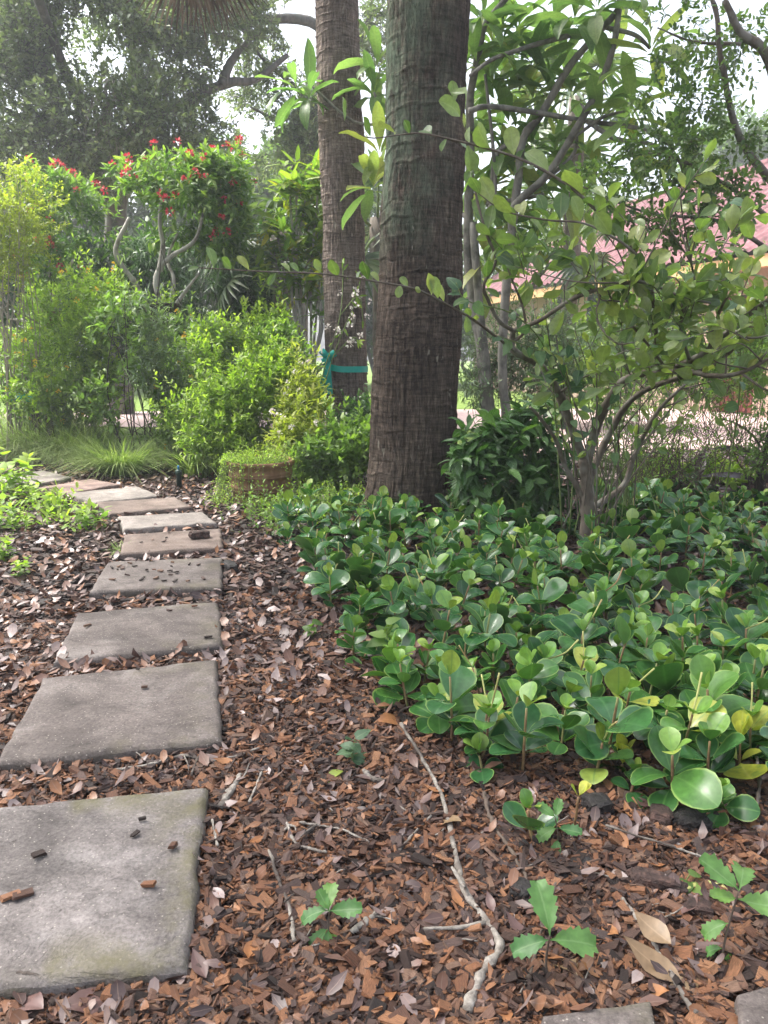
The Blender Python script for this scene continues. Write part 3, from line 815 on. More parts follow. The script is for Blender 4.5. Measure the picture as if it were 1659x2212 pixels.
ob = [(600, 20, 130, 50, 14, 1.2), (560, 215, 60, 45, 15, .8), (610, 270, 70, 70, 15, .8), (690, 250, 60, 60, 15, .8), (640, 120, 60, 40, 14.5, .7), (800, 60, 50, 80, 14.5, .8), (520, 90, 45, 60, 14.5, .6), (655, 330, 55, 60, 15, .8), (560, 320, 50, 40, 15.5, .6)]
shrub('live_oak', 'thinner live oak spreading behind the slim palm trunk with white sky gaps', 'tree', W(650, 770, 16) * [1, 1, 0], ob, 2000, 10, T_SML, .085, L_OAK, .34, 55, .15, stems=0, sm=BARK_O, up=.15, surf=.35, gap=.3, gf=1.8, tip=.2, twr=.006, foliage='crown', stemname='trunk',
      limbs=[([(650, 884, 16), (650, 560, 16), (668, 400, 15.8), (700, 200, 15.3), (690, 60, 14.6), (560, 42, 14), (480, 60, 14)], .16, .05), ([(700, 190, 15.3), (770, 100, 14.8), (810, 10, 14.5)], .08, .04), ([(690, 260, 15.4), (640, 190, 15), (570, 130, 14.5), (520, 60, 14)], .06, .02), ([(680, 330, 15.5), (610, 270, 15), (540, 230, 15)], .05, .02)])

# ------------------------------------------------------------------ house
Hd = np.array([2.4, -7.7, 0]) / math.hypot(2.4, 7.7); Hn = np.array([-Hd[1], Hd[0], 0]); HA = np.array([3.6, 20.7, 0]) - Hd * 4.5
t = NT('roof tiles'); at = t.n('Attribute', {'attribute_name': 'lf'})
c = t.ramp(t.noise(t.pos(), 5, 4), [(.3, (.085, .03, .036)), (.5, (.14, .054, .062)), (.7, (.22, .105, .11))])
ROOFM = t.finish(c, .75, t.bump(t.noise(t.pos(), 60, 3), .3, .01), .3)
t = NT('peach stucco'); n_ = t.noise(t.pos(), 90, 3)
WALLM = t.finish(t.mix(1.0, (.42, .30, .24), t.ramp(t.noise(t.pos(), 1.2, 4), [(.3, .9), (.7, 1.06)]), 'MULTIPLY'), .85, t.bump(n_, .4, .01), .2)
TRIM = flatmat('peach trim', (.66, .38, .20), .6, .06)
SHUT = flatmat('dark green grey shutter', (.035, .06, .06), .4, .1)
GLAS = flatmat('dark window glass', (.012, .018, .02), .08, .05, spec=.8)
DOORM = flatmat('dark red door', (.13, .03, .025), .45, .15)
house = thing('house', 'peach stucco house with pink barrel tile roof behind the shrubs on the right', 'house', HA + Hn * .5)
LEN, RUN, EZ, SLP = 21.0, 4.6, 2.66, .59
def roofpt(s, tt, side):
    q = HA + Hd * s + Hn * (tt if side == 0 else 2 * RUN - tt)
    return np.stack([q[..., 0], q[..., 1], EZ + tt[..., 0] * SLP], -1)
mb = MB()
for side in (0, 1):
    ns, nt_ = int(LEN / .27) * 6 + 1, int(RUN / .38) * 4 + 1
    s_ = np.linspace(0, LEN, ns); t_ = np.linspace(0, RUN, nt_)
    A, B = np.meshgrid(s_, t_, indexing='ij')
    P = HA + Hd * A[..., None] + Hn * (B if side == 0 else 2 * RUN - B)[..., None]
    fr = (B / .38) % 1.0
    P[..., 2] = EZ + B * SLP + .055 * np.abs(np.sin(A / .27 * PI)) + .04 * (1 - fr)
    i, j = np.meshgrid(np.arange(ns - 1), np.arange(nt_ - 1), indexing='ij')
    mb.add(P.reshape(-1, 3), np.stack([i * nt_ + j, (i + 1) * nt_ + j, (i + 1) * nt_ + j + 1, i * nt_ + j + 1], -1).reshape(-1, 4))
rf = part(mb, 'roof', ROOFM, house)
mb = MB(); tube(mb, [HA + Hn * RUN + UP * (EZ + RUN * SLP + .03), HA + Hn * RUN + Hd * LEN + UP * (EZ + RUN * SLP + .03)], .11, 8); part(mb, 'ridge_cap', ROOFM, rf)
mb = MB(); box(mb, HA + Hn * .06 + UP * (EZ - .2), Hd * LEN, Hn * .04, UP * .2); box(mb, HA + Hn * .1 + UP * (EZ - .16), Hd * LEN, Hn * .42, UP * .03)
part(mb, 'fascia', TRIM, house, False)
def facade(u, off=.5):                 # distance along the wall that photo column u meets
    r = ray(u, 700); A0 = HA + Hn * off
    M = np.array([[r[0], -Hd[0]], [r[1], -Hd[1]]]); sol = np.linalg.solve(M, A0[:2]); return sol[1], sol[0] * 1.0
mb = MB(); ops = []
for (u0, u1, z0, z1, typ) in ((1188, 1227, 1.82, 2.46, 'w'), (1262, 1311, 1.3, 2.42, 'l'), (1400, 1440, 1.3, 2.3, 'w'), (1552, 1640, .05, 2.1, 'd')):
    a0, a1 = facade(u0)[0], facade(u1)[0]; ops.append((a0, a1, z0, z1, typ))
s0 = .3; WB = HA + Hn * .52
for a0, a1, z0, z1, typ in ops:
    box(mb, WB + Hd * s0, Hd * (a0 - s0), Hn * .2, UP * 2.53); s0 = a1
    if z0 > .06: box(mb, WB + Hd * a0 + UP * 0, Hd * (a1 - a0), Hn * .2, UP * z0)
    box(mb, WB + Hd * a0 + UP * z1, Hd * (a1 - a0), Hn * .2, UP * (2.53 - z1))
box(mb, WB + Hd * s0, Hd * (LEN - .3 - s0), Hn * .2, UP * 2.53)
box(mb, WB + Hd * .3 + Hn * .2, Hd * .2, Hn * 7.7, UP * 2.53)
tri = [HA + Hd * .3 + Hn * .55 + UP * 2.53, HA + Hd * .3 + Hn * (2 * RUN - .55) + UP * 2.53, HA + Hd * .3 + Hn * RUN + UP * (2.5 + RUN * SLP)]
mb.add(tri + [p + Hd * .2 for p in tri], [[0, 1, 4, 3], [1, 2, 5, 4], [2, 0, 3, 5]], [[0, 2, 1], [3, 4, 5]])
part(mb, 'wall', WALLM, house, False)
for a0, a1, z0, z1, typ in ops:
    mb = MB(); w_ = a1 - a0
    if typ == 'd':
        box(mb, WB + Hd * (a0 + .04) + Hn * .12 + UP * z0, Hd * (w_ - .08), Hn * .05, UP * (z1 - z0 - .04)); dr = part(mb, 'door', DOORM, house, False)
        mb = MB(); tube(mb, catmull([WB + Hd * (a0 + .14) + Hn * .10 + UP * 1.0, WB + Hd * (a0 + .14) + Hn * .05 + UP * 1.02, WB + Hd * (a0 + .26) + Hn * .05 + UP * 1.02], 6), .012, 6); part(mb, 'handle', SHUT, dr)
        continue
    fr = .05
    for o_, ax, az_ in ((0, w_, fr), (0, w_, None)):
        pass
    box(mb, WB + Hd * a0 + Hn * .03 + UP * z0, Hd * w_, Hn * .08, UP * fr); box(mb, WB + Hd * a0 + Hn * .03 + UP * (z1 - fr), Hd * w_, Hn * .08, UP * fr)
    box(mb, WB + Hd * a0 + Hn * .03 + UP * (z0 + fr), Hd * fr, Hn * .08, UP * (z1 - z0 - 2 * fr)); box(mb, WB + Hd * (a1 - fr) + Hn * .03 + UP * (z0 + fr), Hd * fr, Hn * .08, UP * (z1 - z0 - 2 * fr))
    wn = part(mb, 'window', SHUT, house, False)
    mb = MB()
    if typ == 'w':
        box(mb, WB + Hd * (a0 + fr) + Hn * .08 + UP * (z0 + fr), Hd * (w_ - 2 * fr), Hn * .02, UP * (z1 - z0 - 2 * fr)); part(mb, 'pane', GLAS, wn, False)
    else:
        z = z0 + fr
        while z < z1 - fr - .05:
            box(mb, WB + Hd * (a0 + fr) + Hn * .05 + UP * z, Hd * (w_ - 2 * fr), Hn * .05 + UP * .05, UP * .012); z += .06
        part(mb, 'louvre', SHUT, wn, False)

# ------------------------------------------------------------------ palm trunks
def palmmat(name, stops, moss, mosscol, lich):
    t = NT(name); p = t.pos()
    fib = t.noise(t.mapv(p, (1, 1, .10)), 46, 5, .78); blot = t.noise(t.mapv(p, (1, 1, .7)), 3.2, 5, .65); fine = t.noise(t.mapv(p, (.45, .45, 4.5)), 15, 4, .7, .3)
    c = t.ramp(t.math('ADD', t.math('MULTIPLY', fib, .62), t.math('MULTIPLY', blot, .38)), stops)
    c = t.mix(1.0, c, t.ramp(fine, [(.32, .55), (.68, 1.42)]), 'MULTIPLY')
    sp = t.n('SeparateXYZ'); t.set(sp, 'i0', p)
    if moss:
        z0, z1, x0, x1 = moss
        mz = t.math('DIVIDE', t.math('SUBTRACT', sp.outputs[2], z0), z1 - z0, clamp=True); mx = t.math('DIVIDE', t.math('SUBTRACT', x1, sp.outputs[0]), x1 - x0, clamp=True)
        m = t.math('MULTIPLY', t.math('MULTIPLY', mz, mx), t.ramp(t.noise(t.mapv(p, (1, 1, .45)), 7, 5, .7), [(.36, 0.0), (.6, 1.0)]))
        c = t.mix(t.math('MULTIPLY', m, .85), c, mosscol)
    if lich:
        l = t.ramp(t.noise(t.mapv(p, (1.6, 1.6, .55)), 9, 3, .5), [(.685, 0.0), (.71, 1.0)])
        c = t.mix(t.math('MULTIPLY', l, .75), c, lich)
    cr = t.noise(t.mapv(p, (1, 1, .16)), 34, 5, .75, .6); crk = t.ramp(t.math('ABSOLUTE', t.math('SUBTRACT', cr, .5)), [(0.0, .5), (.03, 1.0)])
    c = t.mix(1.0, c, crk, 'MULTIPLY')
    return t.finish(c, .9, t.bump(t.math('ADD', t.math('ADD', fib, fine), crk), .8, .012), .15)


def palm_trunk(ctl, Y, zfine, nseg, seed, ring, amp, rseed, z0=-.05):
    """ctl: (u, v, radius in photo pixels) up the trunk."""
    C = []; 
    for u, v, r in ctl:
        p = W(u, v, Y); C.append((p[2], p[0], r * depth(p) / F))
    C = np.array(sorted(C)); top = C[-1]; sl = (C[-1] - C[-3]) / (C[-1, 0] - C[-3, 0])
    zs = np.concatenate([np.arange(z0, zfine, .0048), np.arange(zfine, 7.0, .03)])
    x = np.interp(zs, C[:, 0], C[:, 1]); r = np.interp(zs, C[:, 0], C[:, 2])
    hi = zs > top[0]; x[hi] = top[1] + sl[1] * (zs[hi] - top[0]) * .7; r[hi] = top[2]
    ker = np.ones(61) / 61
    x = np.convolve(np.pad(x, 30, 'edge'), ker, 'valid'); r = np.convolve(np.pad(r, 30, 'edge'), ker, 'valid')
    th = np.arange(nseg) / nseg * 2 * PI
    Z, TH = np.meshgrid(zs, th, indexing='ij'); a = TH / (2 * PI)
    per = 24
    zz = Z + .10 * (vnoise(a * 6, Z * 1.3 + seed, 6) - .5) + .035 * (vnoise(a * 16, Z * 4 + seed, 16) - .5)
    ph = zz / ring + .6 * vnoise(a * 3, Z * 2 + seed + 9, 3)
    fr = ph % 1.0
    strength = np.clip(vnoise(a * 9 + 3, np.floor(ph) * 3.7 + seed, 9) * 2.2 - .8, 0, 1)
    lip = np.exp(-((fr - .12) / .10) ** 2) * strength - .6 * np.exp(-((fr - .95) / .07) ** 2) * strength
    f1 = 1 - np.abs(2 * vnoise(a * 80, Z * 5 + seed, 80) - 1); f2 = vnoise(a * 150, Z * 16 + seed, 150); f3 = vnoise(a * 40, Z * 22, 40)
    big = vnoise(a * 5, Z * 2.5 + seed, 5) - .5
    stub = np.clip(vnoise(a * 30, Z * 9 + seed, 30) - .80, 0, 1) * 14 * np.exp(-((fr - .15) / .12) ** 2)
    crack = np.exp(-(np.abs(vnoise(a * 26 + 5 * vnoise(a * 12, Z * 6, 12) * 0, Z * 1.1 + seed, 26) - .5) / .03) ** 2)
    r = r * (1 + .16 * np.exp(-np.clip(zs, 0, 9) / .10))
    disp = amp * (lip * 1.35 + stub * strength - crack * 1.3 + (f1 - .5) * 1.3 + (f2 - .5) * 1.2 + (f3 - .5) * 1.3) + .03 * big
    rr = r[:, None] + disp
    V = np.stack([x[:, None] + rr * np.cos(TH), Y + rr * np.sin(TH), Z], -1).reshape(-1, 3)
    n, s = len(zs), nseg
    i, j = np.meshgrid(np.arange(n - 1), np.arange(s), indexing='ij'); j2 = (j + 1) % s
    mb = MB(); mb.add(V, np.stack([i * s + j, i * s + j2, (i + 1) * s + j2, (i + 1) * s + j], -1).reshape(-1, 4))
    return mb, (x[-1], Y, 7.0), np.array([np.interp(0, C[:, 0], C[:, 1]), Y, 0])


def fan(nseg=30, L=.75, span=150, droop=.6, wid=.055):
    """one fan frond: y forward, petiole from the origin."""
    mb = MB()
    for k in range(nseg):
        a = math.radians(-span + 2 * span * (k + .5) / nseg); rows = 6; t = np.linspace(0, 1, rows)
        l = L * (.75 + .25 * math.cos(a * .7)) * R.uniform(.9, 1.05)
        dirv = np.array([math.sin(a), math.cos(a), 0]); sd = np.array([math.cos(a), -math.sin(a), 0])
        C = dirv * (t * l)[:, None]; C[:, 2] -= droop * l * t ** 2.2 * R.uniform(.6, 1.2); C[:, 2] += .10 * abs(math.sin(a)) * t * l
        w = wid * np.minimum(1, t * 3 + .08) * (1 - t ** 3 * .92) * .5
        V = np.stack([C - sd * w[:, None] + UP * .25 * w[:, None], C - UP * .3 * w[:, None], C + sd * w[:, None] + UP * .25 * w[:, None]], 1)
        i, j = np.meshgrid(np.arange(rows - 1), np.arange(2), indexing='ij')
        lf = np.stack(np.broadcast_arrays(np.array([-1, 0, 1.])[None], t[:, None], R.random()), -1)
        mb.add(V.reshape(-1, 3), np.stack([i * 3 + j, i * 3 + j + 1, (i + 1) * 3 + j + 1, (i + 1) * 3 + j], -1).reshape(-1, 4), None, lf.reshape(-1, 3))
    return mb


def place_mesh(dst, src, origin, fwd, up, sc=1.0, mat=0):
    f = nrmz(fwd); s = nrmz(np.cross(f, up)); u = np.cross(s, f)
    V = np.concatenate(src.v) * sc
    P = np.asarray(origin) + V[:, :1] * s + V[:, 1:2] * f + V[:, 2:] * u
    dst.add(P, np.concatenate(src.q) if src.q else None, np.concatenate(src.t) if src.t else None, np.concatenate(src.lf), mat)


def palm_crown(top, n, root, petL, fanL, dry, mat, lo=-20, hi=75, az0=0):
    for i in range(n):
        az = az0 + i * 2.4 + R.normal() * .2; el = math.radians(lo + (hi - lo) * (i + .5) / n)
        h = np.array([math.cos(az), math.sin(az), 0]); d = h * math.cos(el) + UP * math.sin(el)
        b = np.array(top) - UP * .3 * (1 - (i + .5) / n) + h * .12; e = b + d * petL - UP * .12 * petL
        mb = MB(); tube(mb, catmull([b, (b + e) / 2 + UP * .04, e], 6), np.linspace(.022, .012, 6), 5, 1)
        fd = nrmz(e - b) - UP * (.35 if not dry else .9); place_mesh(mb, fan(26, fanL, 140, 1.1 if dry else .6), e, fd, UP + h * .2 if not dry else h + UP * .1)
        part(mb, 'frond', [mat, STEM_G if not dry else TWIG], root)


BIGM = palmmat('big palm bark', [(.34, (.024, .018, .014)), (.47, (.062, .047, .037)), (.57, (.115, .088, .068)), (.7, (.20, .16, .125))], (1.6, 2.2, 0.05, .5), (.15, .21, .14), (.26, .24, .19))
SLIMM = palmmat('slim palm bark', [(.36, (.065, .052, .045)), (.46, (.155, .122, .103)), (.56, (.255, .205, .175)), (.68, (.38, .32, .28))], None, None, (.38, .33, .28))
mb, top, base = palm_trunk([(925, 0, 91), (917, 300, 86), (912, 500, 88), (906, 700, 92), (897, 850, 93), (892, 1000, 93), (880, 1110, 90), (877, 1150, 94)], 5.45, 3.5, 360, 2.0, .105, .0046, 1)
big = thing('palm_tree', 'thick dark palm trunk with green lichen high up, in the middle of the bed', 'palm tree', base)
part(mb, 'trunk', BIGM, big)
palm_crown(top, 16, big, 1.0, .9, False, L_PALM)
mb, top, base = palm_trunk([(726, 0, 46), (737, 300, 47), (742, 500, 45), (745, 700, 45), (750, 850, 46), (752, 960, 49), (753, 1000, 52)], 8.2, 4.9, 300, 7.0, .085, .0044, 5)
slim = thing('palm_tree', 'slimmer reddish brown palm trunk tied with teal tape', 'palm tree', base)
part(mb, 'trunk', SLIMM, slim)
palm_crown(top, 12, slim, .9, .8, False, L_PALM)

# dry fan fronds whose fringes hang in at the top
for u, v, Y in ((400, -60, 7.4), (440, -70, 7.5), (475, -95, 7.6)):
    mb = MB(); b = W(u, v, Y); src = fan(30, .75, 60, .0, .03)
    place_mesh(mb, src, b + UP * .25, np.array([0, .15, -1.0]), np.array([.2, -1, 0]))
    tube(mb, catmull([b + UP * .25, b + np.array([.3, .1, .55]), np.array([top[0] - .2, 8.2, 6.4])], 10), .012, 5, 1)
    part(mb, 'dry_frond', [L_DRY, TWIG], slim)

# ------------------------------------------------------------------ garden bank on the left
def tree_parts(**kw): return dict(foliage='crown', stemname='trunk', **kw)


shrub('flowering_tree', 'red flowering tree with one rounded crown and crooked whitish trunk, beside the slim palm', 'flowering tree', W(357, 905, 8.9) * [1, 1, 0],
      [(400, 440, 140, 95, 8.7, .7), (300, 410, 60, 55, 8.6, .4), (340, 380, 70, 45, 8.7, .4), (455, 400, 80, 60, 8.7, .5), (470, 500, 70, 50, 8.6, .4)], 950, 9, T_LANC, .105, L_JAT, .16, 60, .15, stems=0, sm=BARK_W, up=.55, surf=.6, gap=.1, tip=.55, wsc=1.1, flowers=(52, FLRED, .046, 'flower'),
      limbs=[([(357, 915, 8.9), (362, 800, 8.9), (350, 740, 8.9), (330, 690, 8.8), (290, 610, 8.7), (250, 545, 8.6), (280, 470, 8.6)], .055, .02), ([(352, 740, 8.9), (362, 690, 8.85), (338, 620, 8.8), (345, 580, 8.8), (372, 553, 8.75), (420, 520, 8.7), (440, 460, 8.7)], .045, .015),
             ([(345, 585, 8.8), (352, 530, 8.75), (345, 480, 8.7), (350, 400, 8.7)], .035, .012), ([(358, 690, 8.85), (372, 640, 8.8), (375, 600, 8.8), (362, 560, 8.9), (385, 500, 8.9)], .03, .012), ([(365, 680, 8.85), (400, 630, 8.8), (430, 590, 8.7)], .03, .01)], **tree_parts())
shrub('flowering_tree', 'red flowering tree with several pale crooked stems, between yellow shrub and rounded flowering crown', 'flowering tree', W(95, 900, 9.2) * [1, 1, 0],
      [(160, 480, 85, 80, 9.2, .6), (120, 420, 70, 50, 9.2, .5), (215, 540, 50, 70, 9.1, .4), (120, 560, 60, 60, 9.2, .5), (190, 600, 60, 50, 9.2, .4)], 720, 9, T_LANC, .105, L_JAT, .16, 60, .15, stems=0, sm=BARK_W, up=.5, surf=.6, gap=.1, tip=.5, wsc=1.1, flowers=(46, FLRED, .046, 'flower'),
      limbs=[([(95, 905, 9.2), (82, 760, 9.2), (95, 700, 9.2), (75, 640, 9.2), (60, 580, 9.2)], .05, .02), ([(93, 720, 9.2), (120, 660, 9.2), (118, 620, 9.2), (160, 560, 9.2)], .045, .015), ([(95, 690, 9.2), (140, 640, 9.2), (172, 615, 9.2), (200, 560, 9.2)], .035, .012), ([(90, 780, 9.2), (60, 700, 9.1), (20, 690, 9.1)], .03, .012), ([(120, 660, 9.2), (105, 610, 9.2), (110, 540, 9.2)], .03, .01)], **tree_parts())
shrub('yellow_shrub', 'tall yellow green shrub with many thin pale stems at the left edge', 'shrub', W(18, 925, 8.0) * [1, 1, 0],
      [(25, 430, 75, 80, 8.0, .5), (40, 520, 65, 60, 8.0, .4), (10, 570, 50, 70, 8.0, .4), (-40, 480, 70, 120, 8.0, .5)], 800, 10, T_SML, .042, L_YEL, .14, 60, .05, stems=16, sr=.012, sm=TWIG_L, up=.7, surf=.5, gap=.1, tip=.4, spread=.12)
shrub('podocarpus', 'dark green shrub with hanging narrow leaves behind the flowering tree', 'shrub', W(480, 880, 10.6) * [1, 1, 0],
      [(480, 640, 150, 130, 10.6, .7), (330, 560, 60, 70, 10.4, .5), (560, 600, 80, 100, 10.5, .5), (320, 640, 50, 90, 10.5, .5), (430, 760, 120, 60, 10.5, .5), (600, 520, 60, 60, 10.8, .5)], 1250, 12, T_LIN, .17, L_PODO, .2, 70, .45, stems=8, sr=.02, sm=BARK_D, up=.1, surf=.5, tip=.5, wsc=1.25)
shrub('hedge_shrub', 'dark shrub mass filling in behind the pale stemmed flowering tree', 'shrub', W(150, 880, 10.4) * [1, 1, 0],
      [(100, 620, 130, 120, 10.5, .6), (230, 620, 80, 110, 10.5, .6), (180, 740, 160, 60, 10.4, .6), (-30, 650, 80, 130, 10.4, .6)], 1200, 9, T_OVAL, .085, L_DARK, .2, 60, .1, stems=8, sr=.02, sm=BARK_D, up=.4, tip=.2)

BANK = [
    ('filler_shrub', 'dense lime shrub at the back of the grass clumps near the left edge', (60, 930), [(60, 850, 80, 60, 8.2, .4), (150, 880, 60, 50, 8.2, .4)], 520, T_OVAL, .05, L_MID, .12, FLYEL, STEM_G),
    ('filler_shrub', 'light green shrub between the dark stemmed shrub and the yellow lantana', (200, 945), [(205, 840, 60, 70, 8.0, .4), (190, 740, 50, 60, 8.2, .4), (230, 640, 60, 60, 8.6, .4)], 560, T_OVAL, .055, L_LIME, .13, None, STEM_G),
    ('filler_shrub', 'pale green shrub under the crooked white trunk', (370, 960), [(380, 840, 60, 70, 7.9, .4), (360, 920, 60, 50, 7.6, .35), (400, 740, 40, 60, 8.2, .3)], 560, T_OVAL, .05, L_MID, .12, FLYEL, STEM_G),
    ('filler_shrub', 'bright yellow green shrub left of the pot with white flowers', (480, 1000), [(470, 880, 60, 70, 6.9, .3), (440, 950, 50, 40, 6.8, .3), (500, 960, 50, 40, 6.7, .3)], 520, T_LANC, .055, L_LIME, .12, None, STEM_G),
    ('filler_shrub', 'sunlit shrub between the slim palm and the flowering tree', (590, 960), [(590, 730, 50, 60, 8.0, .35), (560, 800, 60, 60, 7.8, .35), (530, 740, 40, 50, 8.2, .3)], 480, T_OVAL, .06, L_LIME, .13, None, STEM_G),
    ('filler_shrub', 'yellowish shrub sitting between left edge shrub and red flowering tree', (60, 900), [(70, 700, 70, 70, 8.6, .4), (130, 680, 60, 70, 8.6, .4), (40, 780, 60, 60, 8.4, .4)], 480, T_OVAL, .05, L_LIME, .13, None, STEM_G),
    ('lantana_shrub', 'yellow green lantana with small orange flowers beside the left edge shrub', (130, 905), [(120, 760, 90, 90, 7.9, .4), (180, 680, 70, 80, 7.9, .4), (95, 850, 80, 50, 7.8, .35)], 620, T_OVAL, .05, L_LIME, .12, FLYEL, STEM_G),
    ('leafy_shrub', 'airy shrub on dark upright stems with oval leaves over the far path end', (290, 985), [(250, 760, 60, 100, 7.5, .3), (275, 690, 60, 50, 7.5, .3), (300, 850, 60, 60, 7.5, .3), (235, 860, 50, 60, 7.5, .3)], 330, T_OVAL, .07, L_MID, .13, None, BARK_D),
    ('willowy_shrub', 'grey green willowy shrub with fine linear leaves in front of the pale trunk', (335, 975), [(325, 740, 42, 80, 7.4, .25), (350, 820, 50, 60, 7.4, .25), (300, 690, 35, 45, 7.4, .25)], 330, T_LIN, .10, L_GREY, .18, None, STEM_G),
    ('pale_green_shrub', 'lime green shrub low in front of the dark hanging leaved shrub', (420, 985), [(430, 800, 60, 90, 7.3, .35), (400, 880, 70, 60, 7.2, .35), (460, 720, 40, 40, 7.4, .3)], 560, T_OVAL, .05, L_LIME, .12, None, STEM_G),
    ('feathery_shrub', 'feathery blue green shrub with wispy upright shoots', (480, 960), [(480, 760, 45, 85, 7.6, .3), (500, 840, 50, 50, 7.6, .3)], 320, T_LIN, .09, L_GREY, .18, None, STEM_G),
    ('lime_shrub', 'bright lime shrub directly behind the terracotta pot', (540, 985), [(540, 850, 70, 80, 6.9, .35), (500, 920, 60, 50, 6.8, .3), (590, 800, 50, 50, 7.1, .3)], 620, T_OVAL, .05, L_LIME, .11, None, STEM_G),
    ('mint_shrub', 'medium green shrub between the terracotta pot and the slim palm', (640, 985), [(630, 820, 60, 80, 7.4, .3), (600, 740, 45, 40, 7.6, .3), (650, 900, 60, 60, 7.2, .3)], 560, T_OVAL, .05, L_MID, .12, None, STEM_G),
    ('vine_shrub', 'tangled yellow green vine shrub with pale pink flowers at the slim palm base', (660, 1010), [(645, 900, 50, 60, 6.5, .25), (655, 840, 28, 50, 6.8, .25), (640, 950, 60, 40, 6.3, .25)], 300, T_LANC, .07, L_YEL, .13, FLWHT, STEM_G),
    ('glossy_shrub', 'small dark glossy shrub hugging the right side of the slim palm base', (780, 1010), [(785, 880, 30, 45, 7.2, .22), (770, 930, 42, 50, 7.0, .25)], 380, T_OVAL, .045, L_DARK, .10, None, STEM_G),
    ('shade_shrub', 'dark green leafy shrub filling the gap between pot and big palm', (740, 1060), [(740, 980, 75, 60, 6.1, .3), (690, 1000, 60, 45, 6.0, .3), (790, 950, 30, 60, 6.2, .2)], 560, T_OVAL, .055, L_MID, .10, None, STEM_G),
    ('tangled_shrub', 'grey green fine leaved tangled shrub to the right of the big palm', (1080, 930), [(1070, 740, 70, 90, 7.6, .4), (1140, 800, 70, 70, 7.5, .4), (1040, 830, 50, 50, 7.4, .3), (1190, 730, 60, 60, 7.8, .4)], 900, T_LANC, .055, L_GREY, .16, None, TWIG),
    ('driveway_shrub', 'loose grey green shrub between small tree and house wall', (1230, 930), [(1220, 780, 60, 70, 8.2, .4), (1300, 830, 70, 50, 8.0, .4), (1180, 850, 50, 50, 8.0, .3)], 420, T_LANC, .06, L_GREY, .17, None, TWIG),
    ('driveway_shrub', 'leafy shrub in front of the dark red door', (1560, 900), [(1500, 760, 80, 45, 8.6, .4), (1610, 740, 60, 60, 8.6, .4), (1420, 780, 70, 45, 8.4, .4)], 420, T_OVAL, .065, L_MID, .18, None, TWIG),
    ('driveway_shrub', 'loose thin leaved shrub in front of the peach wall, right of the louvred window', (1380, 880), [(1380, 690, 60, 55, 8.8, .35), (1450, 660, 60, 50, 8.8, .35), (1340, 760, 60, 50, 8.6, .35)], 330, T_LANC, .065, L_MID, .2, None, TWIG),
    ('driveway_shrub', 'thin wispy shrub reaching up before the roof edge at the far right', (1600, 900), [(1590, 600, 60, 60, 8.8, .35), (1520, 620, 50, 50, 8.8, .35), (1640, 680, 40, 60, 8.6, .35)], 300, T_LANC, .065, L_FINE, .2, None, TWIG),
    ('driveway_shrub', 'leafy fine green shrub standing low before the wall and dark red door', (1590, 910), [(1600, 800, 70, 60, 7.4, .35), (1500, 810, 70, 50, 7.6, .35), (1650, 720, 40, 60, 7.4, .3)], 480, T_OVAL, .05, L_MID, .15, None, TWIG),
    ('driveway_shrub', 'grey green fine leaved shrub screening the wall behind the oval leaves', (1390, 900), [(1390, 790, 70, 55, 7.6, .35), (1330, 720, 50, 50, 7.9, .35), (1450, 740, 60, 50, 7.9, .35)], 460, T_LANC, .055, L_GREY, .15, None, TWIG),
    ('wall_shrub', 'sunlit green shrub under the house windows', (1290, 860), [(1240, 740, 80, 45, 12, .5), (1320, 760, 90, 45, 11.5, .5), (1230, 800, 80, 40, 11, .5)], 500, T_OVAL, .09, L_LIME, .2, None, STEM_G),
    ('low_hedge', 'low yellow green hedge between pink driveway and the glossy bed', (1480, 1055), [(1480, 1040, 130, 22, 6.5, .2), (1420, 1030, 60, 25, 6.4, .2), (1560, 1030, 70, 25, 6.5, .2)], 520, T_OVAL, .05, L_LIME, .1, None, STEM_G),
    ('edge_shrub', 'dense fine leaved shrub climbing up the right edge in front of the driveway', (1660, 1080), [(1640, 760, 50, 100, 5.4, .3), (1610, 880, 70, 60, 5.4, .3), (1650, 960, 50, 60, 5.3, .3)], 420, T_LANC, .05, L_MID, .13, None, TWIG),
]
for nm, lab, b, bl, M, T, L, lm, Lt, fl, sm in BANK:
    Yb = bl[0][4]
    shrub(nm, lab, 'shrub', W(b[0], b[1], Yb) * [1, 1, 0], bl, M, 8, T, L, lm, Lt, 60, .12, stems=9, sr=.006 if sm is not BARK_D else .011, sm=sm, up=.6, surf=.25, gap=.22, gf=4.5, tip=.5, spread=.10, wands=.10, flowers=(22, fl, .028, 'flower') if fl else None)

# slender bridal plumeria behind the slim palm
lim = []; tips = []
for i, (u0, u1, u2, v2) in enumerate([(628, 618, 592, 470), (636, 640, 640, 400), (645, 630, 660, 430), (652, 668, 690, 380), (660, 640, 625, 400), (668, 672, 678, 480), (640, 650, 605, 560), (676, 690, 700, 560), (632, 612, 575, 520), (656, 650, 668, 560)]):
    lim.append(([(u0, 905, 8.7), (u0 - 2 + i % 3 * 3, 760, 8.7), (u1, 620, 8.7), (u2, v2, 8.6 + .1 * (i % 3))], .020, .011)); tips.append((u2, v2, 8.6 + .1 * (i % 3)))
lv, st = MB(), MB(); root = thing('bridal_plumeria', 'slender plumeria with many pale upright stems and lobed leaves, left of the slim palm', 'shrub', W(650, 905, 8.7) * [1, 1, 0])
for pts, r0, r1 in lim: tube(st, catmull([W(*p) for p in pts], 16), np.linspace(r0, r1, 16), 6, knob=.2)
B = np.array([W(u + R.normal() * 14, v + R.normal() * 22, Y + R.normal() * .15) for u, v, Y in tips for _ in range(7)])
B = np.vstack([B, [W(600 + R.random() * 100, 380 + R.random() * 330, 8.7 + R.normal() * .15) for _ in range(46)]])
